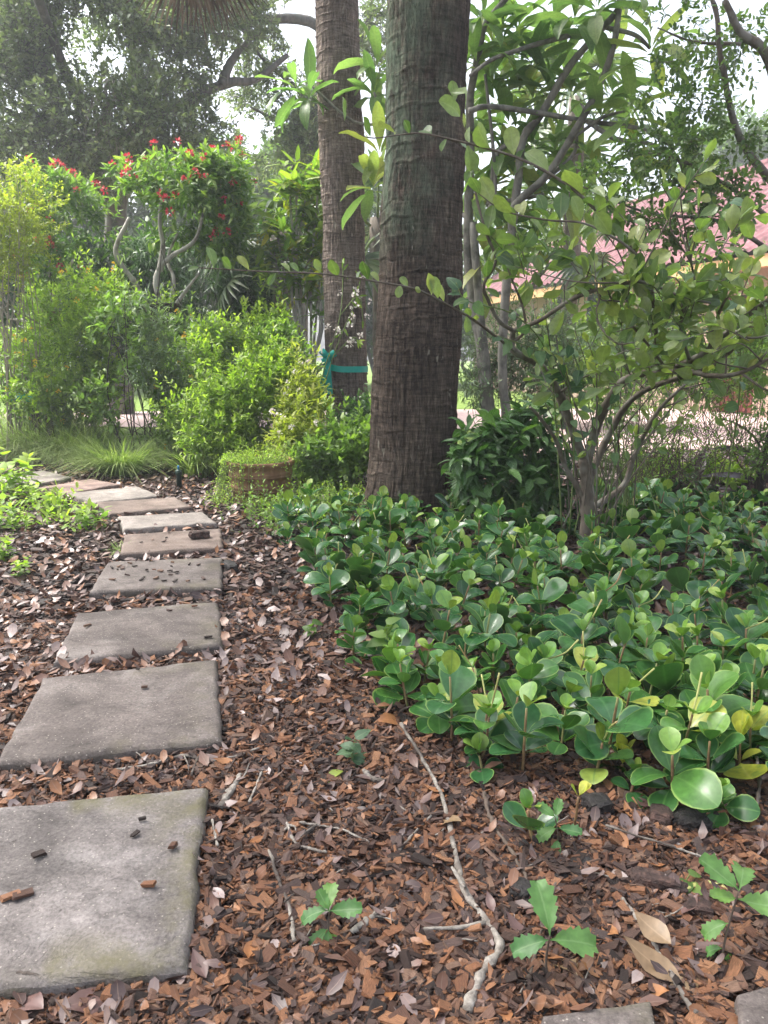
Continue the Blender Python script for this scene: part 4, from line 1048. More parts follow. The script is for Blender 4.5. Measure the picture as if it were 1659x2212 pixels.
shoots(lv, B - UP * .08, UP + R.normal(size=B.shape) * .35, .13, 8, T_LANC, .20, L_PUDI, 75) if False else shoots(lv, B - UP * .08, UP + R.normal(size=B.shape) * .35, .13, 8, T_LANC, .20, 75, .3, .35, st, .006)
part(st, 'stems', BARK_W, root); part(lv, 'foliage', L_PUDI, root)

# fan palms behind
for u, v, Y, n, lab in ((600, 500, 10.0, 9, 'fan palm with drooping grey green fronds behind the slender plumeria'), (815, 470, 11.0, 9, 'fan palm glimpsed in the gap between the two palm trunks'), (1245, 210, 11.5, 10, 'tall fan palm behind the plumeria branches with pale fronds'), (1230, 480, 12.0, 8, 'shaggy fan palm in front of the pink roof')):
    c = W(u, v, Y); root = thing('fan_palm', lab, 'palm tree', (c[0], c[1], 0))
    mb = MB(); tube(mb, catmull([(c[0], c[1], 0), (c[0] + .05, c[1], c[2] * .5), (c[0], c[1], c[2])], 10), .11, 8, knob=.2); part(mb, 'trunk', BARK_S, root)
    palm_crown(c, n, root, .55, .62, False, L_PALM, -35, 70, u)

# ------------------------------------------------------------------ plumeria with long leaves
def rosettes(lv, pts, k, T, L, droop=.35, d0=None, wsc=1.0):
    for u, v, Y in pts:
        c = W(u, v, Y); m = k + R.integers(-2, 3); az = np.arange(m) * 2.4 + R.random() * 6.28; el = np.radians(np.linspace(70, -15, m) + R.normal(size=m) * 12)
        d = np.stack([np.cos(az) * np.cos(el), np.sin(az) * np.cos(el), np.sin(el)], -1)
        if d0 is not None: d = nrmz(d + np.asarray(d0) * .5)
        scatter(lv, T, c + d * .02 - UP * (np.arange(m) / m * .07)[:, None], d, UP + R.normal(size=(m, 3)) * .25, L * (.75 + .4 * R.random(m)), wsc, np.clip(R.random() * .5 + R.random(m) * .5, 0, .99))


PL = [([(1100, 940, 7.2), (1085, 800, 7.1), (1092, 640, 7.0), (1105, 500, 7.0), (1119, 390, 6.9), (1130, 300, 6.9), (1170, 245, 6.8), (1229, 145, 6.7), (1284, 80, 6.6), (1339, 15, 6.5), (1352, -40, 6.5)], .045, .022),
      ([(1105, 500, 7.0), (1112, 445, 6.9), (1180, 380, 6.8), (1229, 305, 6.7), (1269, 235, 6.6), (1299, 175, 6.6), (1321, 115, 6.5), (1334, 50, 6.5), (1341, -30, 6.5)], .035, .022),
      ([(1014, 165, 6.6), (1060, 130, 6.6), (1114, 110, 6.6), (1179, 90, 6.7), (1259, 74, 6.7), (1300, 100, 6.7), (1312, 150, 6.6)], .014, .026),
      ([(1012, 240, 6.7), (1059, 230, 6.7), (1169, 245, 6.75), (1269, 262, 6.7), (1369, 275, 6.5), (1419, 295, 6.4), (1459, 322, 6.3)], .024, .014),
      ([(1030, 700, 7.3), (1012, 560, 7.3), (1013, 440, 7.2), (1016, 300, 7.1), (1016, 210, 7.0), (1035, 110, 6.9), (1050, 50, 6.8), (1100, -10, 6.7)], .05, .02),
      ([(1060, 960, 7.3), (1042, 760, 7.3), (1030, 690, 7.3)], .065, .052), ([(1060, 900, 7.3), (1045, 760, 7.25), (1035, 660, 7.25), (1022, 480, 7.2)], .05, .035),
      ([(1130, 300, 6.9), (1075, 330, 7.0), (1060, 420, 7.1), (1050, 500, 7.2)], .02, .02), ([(1310, 60, 6.6), (1370, 75, 6.4), (1404, 103, 6.3)], .018, .013), ([(1184, 385, 6.8), (1240, 330, 6.8), (1245, 270, 6.8)], .018, .013),
      ([(1040, 480, 7.1), (1068, 420, 7.0), (1066, 330, 6.9), (1048, 160, 6.8)], .02, .012), ([(1175, 420, 6.9), (1120, 430, 7.0), (1050, 440, 7.1)], .016, .02), ([(1020, 480, 7.2), (900, 380, 7.6), (838, 270, 7.8), (808, 200, 7.9)], .02, .012), ([(838, 270, 7.8), (760, 260, 7.9), (672, 185, 7.9)], .014, .012),
      ([(1269, 262, 6.7), (1330, 300, 6.5), (1400, 310, 6.4), (1465, 345, 6.2), (1478, 390, 6.1)], .02, .013), ([(1110, 690, 7.1), (1170, 590, 7.0), (1230, 540, 6.9)], .022, .014), ([(1229, 305, 6.7), (1300, 255, 6.6), (1350, 240, 6.5)], .014, .01)]
root = thing('plumeria_tree', 'plumeria with arching grey branches and long drooping leaves behind the big palm', 'tree', W(1060, 940, 7.25) * [1, 1, 0])
st, lv = MB(), MB()
for pts, r0, r1 in PL:
    Q = catmull([W(*p) for p in pts], len(pts) * 6); tube(st, Q, np.linspace(r0, r1, len(Q)), 8, knob=.12)
RP = [(640, 185, 7.9), (668, 205, 7.9), (808, 200, 7.9), (815, 140, 7.9), (820, 330, 7.7), (805, 400, 7.7), (1040, 40, 6.8), (1085, 80, 6.9), (1120, 50, 6.9), (1150, 130, 6.8), (1195, 60, 6.8), (1240, 40, 6.6), (1290, 15, 6.5), (1180, 180, 6.9), (1235, 200, 6.9), (1070, 190, 7.1), (1100, 260, 7.1), (1150, 210, 7.1), (1085, 330, 7.1),
      (1150, 310, 7.0), (1060, 400, 7.3), (1110, 380, 7.3), (1200, 330, 7.0), (1265, 320, 6.9), (1320, 190, 6.6), (1365, 240, 6.4), (1405, 105, 6.3), (1480, 395, 6.1), (1460, 325, 6.2), (1300, 250, 6.7), (1170, 440, 7.2), (1230, 430, 7.1), (1100, 490, 7.3), (1285, 380, 6.9), (1410, 300, 6.4), (1230, 540, 6.9), (1050, 560, 7.3), (1030, 130, 6.9), (1340, -10, 6.5), (1130, 120, 7.3), (1040, 290, 7.3), (1200, 120, 7.2), (1160, 530, 7.2)]
rosettes(lv, RP + [(u + R.normal() * 38, v + R.normal() * 38 + 25, Y + .3) for u, v, Y in RP[6::3] if u < 1250], 9, T_LONG, .40)
part(st, 'trunk', BARK_G, root); part(lv, 'crown', L_PLUM, root)

# fine leaved tree, upper right
shrub('fine_leaved_tree', 'airy tree with many small dark leaflets hanging in the upper right corner', 'tree', W(1700, 1080, 6.0) * [1, 1, 0],
      [(1440, 60, 90, 80, 5.9, .4), (1570, 70, 110, 90, 6.0, .4), (1410, 160, 50, 60, 5.8, .3), (1510, 230, 70, 60, 5.8, .3), (1480, 340, 80, 65, 5.7, .3), (1250, 390, 75, 50, 5.7, .25), (1330, 440, 60, 50, 5.7, .25), (1620, 300, 50, 30, 5.8, .2), (1560, 440, 70, 80, 5.6, .3), (1450, 480, 80, 60, 5.6, .3), (1200, 460, 50, 70, 5.8, .2), (1380, 330, 50, 50, 5.8, .3)],
      780, 9, T_OVAL, .048, L_FINE, .17, 60, .35, stems=0, sm=BARK_S, up=.0, surf=.3, gap=.25, gf=3.5, wsc=1.2,
      limbs=[([(1700, 1090, 6.0), (1690, 700, 6.0), (1690, 300, 6.0), (1659, 125, 5.9), (1600, 70, 5.9), (1565, 0, 5.9)], .06, .02), ([(1690, 420, 6.0), (1600, 300, 5.9), (1560, 140, 5.8), (1548, 30, 5.8), (1530, -20, 5.8)], .03, .012), ([(1690, 500, 6.0), (1600, 420, 5.8), (1480, 350, 5.7), (1400, 330, 5.7)], .02, .006), ([(1690, 560, 6.0), (1560, 480, 5.7), (1400, 460, 5.7), (1250, 400, 5.7)], .018, .005), ([(1600, 95, 5.9), (1500, 90, 5.9), (1420, 60, 5.9)], .014, .005)], **tree_parts())
# brown twiggy thicket on the right
shrub('twiggy_shrub', 'thin brown twiggy shrub with sparse leaves against the bright driveway', 'shrub', gp(1420, 1085),
      [(1400, 930, 90, 90, 5.6, .3), (1500, 880, 90, 80, 5.6, .3), (1450, 1000, 90, 60, 5.5, .3), (1560, 940, 60, 70, 5.5, .3), (1340, 850, 60, 60, 5.7, .3)], 420, 5, T_LANC, .042, L_MID, .2, 55, 0, stems=64, sr=.006, sm=TWIG, up=.5, surf=.3, twr=.0022, spread=.22, sway=.1)
shrub('twiggy_shrub', 'nearly leafless bundle of upright greenish canes behind the small tree trunk', 'shrub', gp(1330, 1160),
      [(1330, 860, 60, 60, 4.6, .15), (1360, 960, 60, 60, 4.6, .15)], 60, 3, T_OVAL, .05, L_MID, .2, 55, 0, stems=22, sr=.006, sm=STEM_G, up=.9, surf=.3, twr=.002, spread=.10, sway=.03)

# wild coffee
shrub('wild_coffee', 'wild coffee bush with shiny ribbed leaves leaning on the big palm', 'shrub', gp(1090, 1150),
      [(1100, 1000, 120, 90, 4.9, .28), (1040, 950, 60, 60, 4.8, .2), (1150, 930, 80, 60, 5.0, .25), (1010, 1010, 45, 70, 4.75, .15), (1180, 1040, 70, 60, 4.9, .2)], 165, 7, T_COFF, .125, L_COFF, .10, 70, .45, stems=14, sr=.006, sm=STEM_G, up=.6, surf=.55, tip=.35)

# ------------------------------------------------------------------ small tree with oval leaves, right foreground
root = thing('small_tree', 'small multi branched tree with pale green oval leaves standing in the glossy bed', 'tree', gp(1265, 1195))
st, lv = MB(), MB()
TR = [([(1262, 1205, 4.25), (1268, 1120, 4.25), (1268, 1040, 4.25), (1262, 990, 4.25)], .042, .036),
      ([(1262, 995, 4.25), (1238, 930, 4.2), (1207, 850, 4.1), (1167, 791, 4.0), (1111, 759, 3.9), (1106, 735, 3.9), (1109, 712, 3.85)], .026, .013),
      ([(1109, 714, 3.85), (1079, 695, 3.8), (1055, 650, 3.75), (1045, 615, 3.7), (1071, 563, 3.65), (1049, 500, 3.6), (1029, 425, 3.6), (1014, 335, 3.6), (999, 270, 3.55), (980, 222, 3.55), (964, 185, 3.5)], .010, .003),
      ([(1106, 740, 3.9), (1133, 715, 3.85), (1129, 663, 3.8), (1101, 591, 3.75), (1085, 540, 3.7)], .009, .003),
      ([(1109, 714, 3.85), (1167, 691, 3.75), (1235, 647, 3.6), (1299, 623, 3.5), (1355, 611, 3.4), (1399, 611, 3.35), (1470, 640, 3.3), (1535, 655, 3.3)], .012, .005),
      ([(1111, 759, 3.9), (1094, 745, 3.7), (1029, 695, 3.4), (979, 665, 3.2), (904, 627, 3.0), (829, 611, 2.9), (700, 592, 2.8), (560, 586, 2.75), (410, 577, 2.7)], .007, .0018),
      ([(1265, 1010, 4.25), (1285, 930, 4.2), (1305, 885, 4.1), (1340, 830, 4.0), (1390, 806, 3.9), (1440, 797, 3.8), (1490, 780, 3.7), (1530, 755, 3.6), (1580, 710, 3.5), (1670, 640, 3.4)], .030, .009),
      ([(1390, 806, 3.9), (1480, 802, 3.7), (1540, 812, 3.5), (1600, 805, 3.4), (1670, 770, 3.3)], .016, .007), ([(1420, 798, 3.85), (1415, 695, 3.6), (1402, 605, 3.45), (1372, 548, 3.4), (1329, 500, 3.4), (1279, 445, 3.4), (1219, 395, 3.4), (1139, 350, 3.4), (1069, 325, 3.4), (979, 302, 3.4), (909, 288, 3.4), (864, 291, 3.4), (790, 296, 3.4), (730, 250, 3.4)], .011, .0016),
      ([(1400, 605, 3.45), (1374, 552, 3.35), (1329, 515, 3.3), (1259, 482, 3.3), (1179, 475, 3.3), (1089, 455, 3.3), (1029, 415, 3.3)], .007, .002),
      ([(1268, 1050, 4.25), (1305, 960, 4.3), (1350, 880, 4.2), (1400, 840, 4.0), (1470, 815, 3.8), (1540, 790, 3.6), (1600, 740, 3.5)], .022, .007), ([(1275, 1100, 4.3), (1345, 1050, 4.4), (1372, 980, 4.4), (1420, 890, 4.3), (1480, 830, 4.2)], .02, .008),
      ([(1264, 1080, 4.25), (1222, 1010, 4.2), (1200, 950, 4.1), (1160, 895, 4.0), (1145, 880, 3.95)], .015, .007), ([(1490, 780, 3.7), (1470, 700, 3.5), (1500, 620, 3.4), (1490, 560, 3.4)], .009, .003), ([(1530, 755, 3.6), (1560, 660, 3.4), (1610, 600, 3.3)], .009, .003),
      ([(1299, 623, 3.5), (1290, 690, 3.4), (1330, 740, 3.3), (1370, 740, 3.3)], .006, .003), ([(1440, 797, 3.8), (1400, 745, 3.6), (1330, 660, 3.5), (1300, 600, 3.45)], .008, .003), ([(1600, 805, 3.4), (1650, 840, 3.3), (1690, 850, 3.2)], .006, .003), ([(1207, 850, 4.1), (1260, 815, 3.9), (1330, 800, 3.7)], .007, .003), ([(1580, 710, 3.5), (1620, 730, 3.3), (1680, 720, 3.2)], .007, .003)]
for pts, r0, r1 in TR:
    Q = catmull([W(*p) for p in pts], len(pts) * 6); tube(st, Q, np.linspace(r0, r1, len(Q)), 8, knob=.16)
def leafy(pts, f0, sp, L, upw=.8, n=None):
    Q = catmull([W(*p) for p in pts], 160); ln = np.concatenate([[0], np.cumsum(np.linalg.norm(np.diff(Q, axis=0), axis=1))]); tot = ln[-1]
    s = np.arange(tot * f0, tot, sp); s = s + R.normal(size=len(s)) * sp * .2; P = np.stack([np.interp(s, ln, Q[:, i]) for i in range(3)], -1)
    T = nrmz(np.stack([np.interp(np.minimum(s + .02, tot), ln, Q[:, i]) - np.interp(np.maximum(s - .02, 0), ln, Q[:, i]) for i in range(3)], -1)); m = len(s)
    sd = nrmz(np.cross(T, UP + R.normal(size=(m, 3)) * .15)) * np.where(np.arange(m) % 2, 1, -1)[:, None]
    upv = np.where(np.arange(m) % 2, 1.0, np.where(R.random(m) < .6, .55, -.5))[:, None] * UP * upw
    D = T * .35 + upv + sd * .25 + R.normal(size=(m, 3)) * .18
    scatter(lv, T_BIGOV, P, D, np.array([0, -.9, .45]) + R.normal(size=(m, 3)) * .5, L * (.5 + .85 * R.random(m) ** .8), .85 + .3 * R.random(m))
leafy(TR[2][0], .25, .055, .125); leafy(TR[3][0], .2, .05, .12); leafy(TR[5][0], .3, .06, .074, .9); leafy(TR[8][0], .22, .085, .115); leafy(TR[9][0], .2, .07, .11); leafy(TR[4][0], .35, .06, .12)
for i in (7, 13, 14, 15, 16, 17, 18, 19): leafy(TR[i][0], .35, .045, .092)
leafy(TR[6][0], .6, .05, .092); leafy(TR[10][0], .6, .05, .092)
B = np.array([W(u + R.normal() * su, v + R.normal() * sv, Y + R.normal() * .12) for u, v, su, sv, Y, n in ((1260, 560, 80, 22, 3.6, 9), (1330, 640, 60, 40, 3.5, 8), (1450, 640, 75, 60, 3.4, 14), (1560, 630, 70, 60, 3.3, 15), (1510, 720, 90, 30, 3.4, 10), (1390, 710, 60, 40, 3.5, 8), (1630, 700, 40, 50, 3.2, 7), (1250, 700, 30, 40, 3.7, 4), (1225, 850, 50, 18, 3.9, 6), (1140, 900, 20, 14, 3.8, 2), (1130, 590, 40, 30, 3.6, 5), (1450, 820, 70, 14, 3.5, 7), (1330, 800, 50, 20, 3.6, 5), (1600, 560, 50, 30, 3.3, 6)) for _ in range(n)])
B2 = B[R.random(len(B)) < .62]; shoots(lv, B2, UP * .6 + R.normal(size=B2.shape) * .7, .15, 6, T_BIGOV, .092, 62, .5, .1, st, .003)
for i in range(16):                    # slim upright stems from the base
    b0 = gp(1280 + R.normal() * 55, 1180 + R.normal() * 12); e = W(R.uniform(1120, 1560), R.uniform(640, 860), R.uniform(3.7, 4.3)); Q = catmull([b0, b0 * .65 + e * .35 + np.array([0, 0, .12]), e], 16); tube(st, Q, np.linspace(.006, .0025, 16), 6, knob=.15)
    m = 7; ix = R.integers(9, 16, m); scatter(lv, T_BIGOV, Q[ix], R.normal(size=(m, 3)) + UP * .4, np.array([0, -.7, .6]) + R.normal(size=(m, 3)) * .5, R.uniform(.05, .09, m))
for i in range(46):                    # thin arching twigs through the crown
    k = TR[(6, 6, 7, 10, 11, 4, 13, 16)[i % 8]][0]; Q = catmull([W(*p) for p in k], 40); q = Q[R.integers(12, 40)]; e = q + np.array([R.normal() * .22, R.normal() * .15, R.uniform(.02, .34)])
    tw_ = catmull([q, (q + e) / 2 + R.normal(size=3) * .05, e], 10); tube(st, tw_, np.linspace(.0045, .0016, 10), 5)
    m = 5; ix = R.integers(5, 10, m); scatter(lv, T_BIGOV, tw_[ix], nrmz(e - q) * .4 + R.normal(size=(m, 3)) * .6 + UP * .3, np.array([0, -.7, .6]) + R.normal(size=(m, 3)) * .5, R.uniform(.06, .10, m))
part(st, 'trunk', BARK_S, root); part(lv, 'crown', L_OVAL, root)

# blue green vine in the small tree
root = thing('climbing_vine', 'climbing vine with dull blue green toothed leaves hanging in the small tree', 'vine', gp(1215, 1160)); st, lv = MB(), MB()
VP = [[(1215, 1160, 4.4), (1200, 900, 4.1), (1180, 760, 3.85), (1110, 680, 3.7), (1010, 650, 3.5), (985, 610, 3.5)], [(1230, 1160, 4.4), (1240, 950, 4.1), (1215, 790, 3.8), (1170, 760, 3.7), (1060, 720, 3.6)], [(1240, 1160, 4.4), (1280, 960, 4.2), (1260, 830, 3.9), (1230, 740, 3.7)], [(1300, 1170, 4.3), (1330, 980, 4.1), (1320, 880, 4.0), (1400, 760, 3.7), (1560, 480, 3.7), (1580, 430, 3.7)], [(1560, 1120, 4.3), (1600, 800, 3.8), (1560, 560, 3.6), (1480, 520, 3.6)]]
for p in VP:
    Q = catmull([W(*a) for a in p], 40); tube(st, Q, np.linspace(.005, .002, 40), 5)
    idx = np.arange(8, 40, 2); m = len(idx); D = R.normal(size=(m, 3)) * .7 - UP * .35
    scatter(lv, T_HEART, Q[idx], D, np.array([0, -.8, .6]) + R.normal(size=(m, 3)) * .5, .075 * (.6 + .7 * R.random(m)))
part(st, 'stems', STEM_G, root); part(lv, 'foliage', L_VINE, root)

# ------------------------------------------------------------------ glossy peperomia bed
def pep_plant(name, seed_h, n_nodes, L, spike, lean, matl=L_PEP, nl=3):
    root = bpy.data.objects.new(name, None); COL.objects.link(root); root.empty_display_size = .05
    st, lv = MB(), MB()
    az0 = R.random() * 6.28; hd = np.array([math.cos(az0), math.sin(az0), 0])
    top = UP * seed_h + hd * lean
    Q = catmull([np.array([0, 0, -.01]), UP * seed_h * .35 + hd * lean * .75, top], 12)
    tube(st, Q, np.linspace(.0048, .003, 12), 6, knob=.12)
    pos, d, nn, LL, rn = [], [], [], [], []
    for i in range(n_nodes):
        f = .35 + .65 * (i + 1) / n_nodes; p = Q[min(11, int(f * 11))]
        for j in range(nl if i < n_nodes - 1 else 3):
            az = R.random() * .5 + j * 2 * PI / nl + i * 1.05
            last = i == n_nodes - 1
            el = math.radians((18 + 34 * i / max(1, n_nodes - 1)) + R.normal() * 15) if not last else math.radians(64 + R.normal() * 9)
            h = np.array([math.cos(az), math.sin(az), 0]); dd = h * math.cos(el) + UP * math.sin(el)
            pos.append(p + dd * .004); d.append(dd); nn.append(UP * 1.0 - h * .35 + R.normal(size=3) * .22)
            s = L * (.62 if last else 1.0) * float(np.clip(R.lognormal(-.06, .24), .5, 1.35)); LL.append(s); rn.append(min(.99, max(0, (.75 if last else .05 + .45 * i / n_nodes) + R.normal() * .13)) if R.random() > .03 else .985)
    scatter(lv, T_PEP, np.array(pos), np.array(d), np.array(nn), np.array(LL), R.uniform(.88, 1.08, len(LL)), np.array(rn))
    part(st, 'stem', STEM_P, root); part(lv, 'leaves', matl, root)
    if spike:
        sp = MB(); e = top + UP * R.uniform(.07, .15) + R.normal(size=3) * np.array([.03, .03, 0])
        tube(sp, catmull([top, (top + e) / 2 + R.normal(size=3) * .006, e], 8), np.linspace(.0022, .0026, 8), 6); part(sp, 'flower_spike', STEM_Y, root)
    return root


ORG.clear()
PROTO = [pep_plant('peperomia_plant', R.uniform(.12, .22), 3 + (i % 2), R.uniform(.080, .108), i % 4 == 1, R.uniform(.01, .08), L_PEPL if i >= 11 else L_PEP, nl=4) for i in range(16)]
POLY = np.array([(600, 1165), (640, 1130), (700, 1112), (800, 1120), (960, 1115), (1090, 1122), (1240, 1128), (1420, 1092), (1560, 1062), (1660, 1052), (1780, 1050), (1900, 1500), (1780, 1760), (1660, 1770), (1560, 1762), (1440, 1755), (1370, 1730), (1230, 1700), (1110, 1680), (1010, 1650), (950, 1610), (880, 1560), (800, 1490), (735, 1410), (705, 1330), (690, 1250), (650, 1205)], float)
def inpoly(u, v, P):
    c = False
    for i in range(len(P)):
        a, b = P[i], P[i - 1]
        if (a[1] > v) != (b[1] > v) and u < (b[0] - a[0]) * (v - a[1]) / (b[1] - a[1]) + a[0]: c = not c
    return c
ZONES = [
    ('peperomia around the palm foot', 'glossy round leaved peperomia in the rank crowding the foot of the big palm'),
    ('peperomia behind the small tree', 'shaded dark glossy peperomia behind the small tree trunk'),
    ('peperomia in the middle of the bed', 'glossy round leaved peperomia in the dense middle of the bed'),
    ('peperomia at the right side of the bed', 'large glossy round leaved peperomia crowding the right edge of the picture'),
    ('peperomia along the mulch', 'bright glossy peperomia on the bed front where it meets bare mulch'),
    ('peperomia on the path side', 'glossy peperomia on the bed flank facing the stepping stones'),
]
pts = [tuple(gp(u_, v_)[:2]) for u_, v_ in ((655, 1150), (700, 1135), (745, 1140), (785, 1128), (815, 1146), (850, 1136), (885, 1150), (925, 1138), (965, 1128), (1000, 1140))]; tries = 0
while tries < 26000 and len(pts) < 318:
    tries += 1
    y = R.uniform(1.5, 5.6); x = R.uniform(-1.0, y * .56 + .1)
    u, v = px(np.array([x, y, .0]))
    if not inpoly(u, v, POLY): continue
    if math.hypot(x - .17, y - 5.45) < .34 or math.hypot(x - 1.11, y - 4.22) < .16: continue
    if 1150 < u < 1330 and 1130 < v < 1215 and R.random() < .6: continue
    md = .105 if y < 2.6 else .120 if y < 3.8 else .136
    if any((x - a) ** 2 + (y - b) ** 2 < md * md for a, b in pts): continue
    pts.append((x, y))
used = set()
for i, (x, y) in enumerate(pts):
    u, v = px(np.array([x, y, 0.]))
    z = 0 if (v < 1165 and u < 1120) else 1 if v < 1190 else 4 if (v > 1560 and u < 1480) else 3 if u > 1480 else 5 if u < 900 else 2
    k = int(R.integers(11, 16)) if (v > 1480 and R.random() < .7) else int(R.integers(13)); rot = (R.normal() * .14, R.normal() * .14, R.random() * 6.28); sc = R.uniform(.8, 1.12) * (1.05 if y < 2.6 else 1.0)
    if k not in used:
        used.add(k); o = PROTO[k]; o.location = (x, y, 0); o.rotation_euler = rot; o.scale = (sc,) * 3
        tag(o, ZONES[z][1], 'plant', ZONES[z][0])
    else:
        o = dup(PROTO[k], (x, y, 0), rot, sc, ZONES[z][1], ZONES[z][0]); tag(o, None, 'plant')
for k in range(16):
    if k not in used:
        for c in list(PROTO[k].children): bpy.data.objects.remove(c)
        bpy.data.objects.remove(PROTO[k])
def hero(u, v, h, nodes, L, spike, lab, matl=L_PEP, runner=None, nl=3):
    o = pep_plant('peperomia_plant', h, nodes, L, spike, .05, matl, nl); o.location = tuple(gp(u, v)); tag(o, lab, 'plant')
    if runner:
        mb = MB(); P = [gp(*p) + UP * (.012 + .012 * (i % 2)) for i, p in enumerate(runner)]
        tube(mb, catmull(P, 20) - np.array(o.location), np.linspace(.0062, .0048, 20), 7, knob=.15); part(mb, 'runner', STEM_Y, o)
    return o
ORG.clear()
hero(1025, 1650, .16, 3, .098, True, 'peperomia with big cupped leaves standing out at the left front corner of the bed', runner=[(835, 1552), (880, 1545), (950, 1548), (1020, 1640)])
hero(1075, 1690, .07, 2, .098, False, 'low peperomia with one large flat leaf lying towards the mulch')
hero(1258, 1700, .12, 3, .092, True, 'peperomia with a yellowed lower leaf, in front of the dense bed')
hero(1300, 1685, .05, 1, .11, False, 'fading yellow peperomia leaves lying under the bed front', L_PEPY)
hero(1340, 1745, .08, 3, .07, False, 'small compact peperomia on a creeping pale stem', runner=[(1230, 1760), (1290, 1752), (1345, 1746), (1400, 1740)])
hero(1530, 1740, .15, 3, .095, False, 'peperomia leaning over the mulch with drooping bottom leaf near the right edge', runner=[(1530, 1738), (1580, 1765), (1640, 1815), (1690, 1830)])
hero(1615, 1690, .14, 2, .115, False, 'peperomia with large bright yellow leaves near the right edge', L_PEPY)
hero(1183, 1850, .10, 2, .075, False, 'ragged peperomia standing alone in the mulch below the bed')
hero(1225, 1795, .12, 1, .10, False, 'lone pale yellow peperomia leaves beside the ragged plant', L_PEPY, nl=2)

# ------------------------------------------------------------------ seedlings and weeds
def seedling(name, lab, u, v, h, leaves, L, lm, T, cat='seedling', bend=(0, 0), sr=.0022, sm=TWIG, group=None):
    """leaves: (height fraction, azimuth deg, elevation deg, scale)."""
    b = gp(u, v); root = thing(name, lab, cat, b, group); st, lv = MB(), MB()
    top = b + np.array([bend[0], bend[1], h]); Q = catmull([b - UP * .01, b + (top - b) * .5 + np.array([R.normal() * .006, 0, 0]), top], 12)
    tube(st, Q, np.linspace(sr, sr * .6, 12), 5)
    A = np.array([[f, math.radians(a), math.radians(e), s] for f, a, e, s in leaves])
    P = Q[np.clip((A[:, 0] * 11).astype(int), 0, 11)]
    d = np.stack([np.cos(A[:, 1]) * np.cos(A[:, 2]), np.sin(A[:, 1]) * np.cos(A[:, 2]), np.sin(A[:, 2])], -1)
    scatter(lv, T, P, d, UP + np.array([0, -.45, 0]) + R.normal(size=P.shape) * .15, L * A[:, 3], 1.0, None)
    part(st, 'stem', sm, root); part(lv, 'leaves', lm, root); return root


seedling('oak_seedling', 'oak seedling with five spiky lobed leaves growing from mulch near the front stone', 712, 2052, .085, [(1, 190, 12, 1), (1, -8, 14, 1.05), (1, 95, 60, .95), (1, 140, 50, .7), (.55, 215, -10, .75), (.5, -45, -25, .8), (.6, -90, -35, .75)], .062, L_OAKS, T_LOBE)
seedling('oak_seedling', 'oak seedling with exactly three big lobed leaves, one upright', 1182, 2130, .105, [(1, 100, 62, 1.25), (.98, 195, 4, .95), (.98, -8, 10, 1.2)], .076, L_OAKS, T_LOBE, sr=.003)
seedling('oak_seedling', 'tall thin oak seedling with dark lobed leaves near the right edge', 1552, 2118, .17, [(1, 150, 35, 1.2), (1, 50, 40, 1.1), (.97, -10, -12, 1.3), (.95, 190, 20, .8), (.68, 185, -5, .85), (.4, 160, -8, .6), (.36, 20, -30, .7), (.15, -30, -45, .9)], .068, L_OAKS, T_LOBE, bend=(.03, .02), sr=.0026)
seedling('oak_seedling', 'young oak seedling with ragged leaves beside the lone peperomia', 1195, 1852, .10, [(1, 60, 50, .8), (1, 170, 45, .9), (.8, -20, 5, 1.0), (.75, 200, 0, 1.0), (.5, 250, -10, .9), (.45, 0, -15, .8)], .055, L_OAKS, T_LOBE)
for i, (u, v, h, L, n, lab) in enumerate([
    (768, 1668, .10, .055, 10, 'blue green weed with paired leaves on a creeping stem left of the peperomia corner'),
    (835, 1445, .17, .085, 9, 'pale green weed with broad toothed leaves rising through the bed on the path side'),
    (685, 1480, .02, .028, 4, 'tiny four leaved weed in the chips right of the second stepping stone'),
    (675, 1392, .09, .05, 8, 'small pale weed on the left tip of the peperomia bed'),
    (673, 2058 - 300, .02, .014, 5, 'tiny bright sprout in bare chips right of the front stone'),
    (712, 1700, .03, .045, 2, 'two leaved green weed lying on chips below the blue green weed'),
    (355, 1430, .02, .024, 4, 'tiny weed growing in the gap before the third stepping stone'),
    (338, 1290, .03, .024, 4, 'tiny weed growing in the gap before the littered stepping stone'),
    (1385, 1500, .12, .045, 9, 'pale blue green weed poking up in the middle of the bed'),
    (1270, 1395, .15, .045, 9, 'pale weed rising among peperomia below the small tree'),
    (1292, 1195, .14, .055, 8, 'light green leafy weed at the small tree trunk base'),
    (1485, 1935, .05, .05, 3, 'round leaved weed on a yellow creeping stem near the right edge'),
]):
    seedling('weed', lab, u, v, h, [(1 - .8 * j / n, j * 137 + 90 * (j % 2) + 20, 18 + R.normal() * 14, R.uniform(.7, 1.15)) for j in range(n)], L, L_VINE if i in (0, 8, 9) else L_LIME if i in (2, 4, 5, 6, 7) else L_MID, T_HEART if L > .03 else T_OVAL, 'weed', sm=STEM_G, sr=.0018)

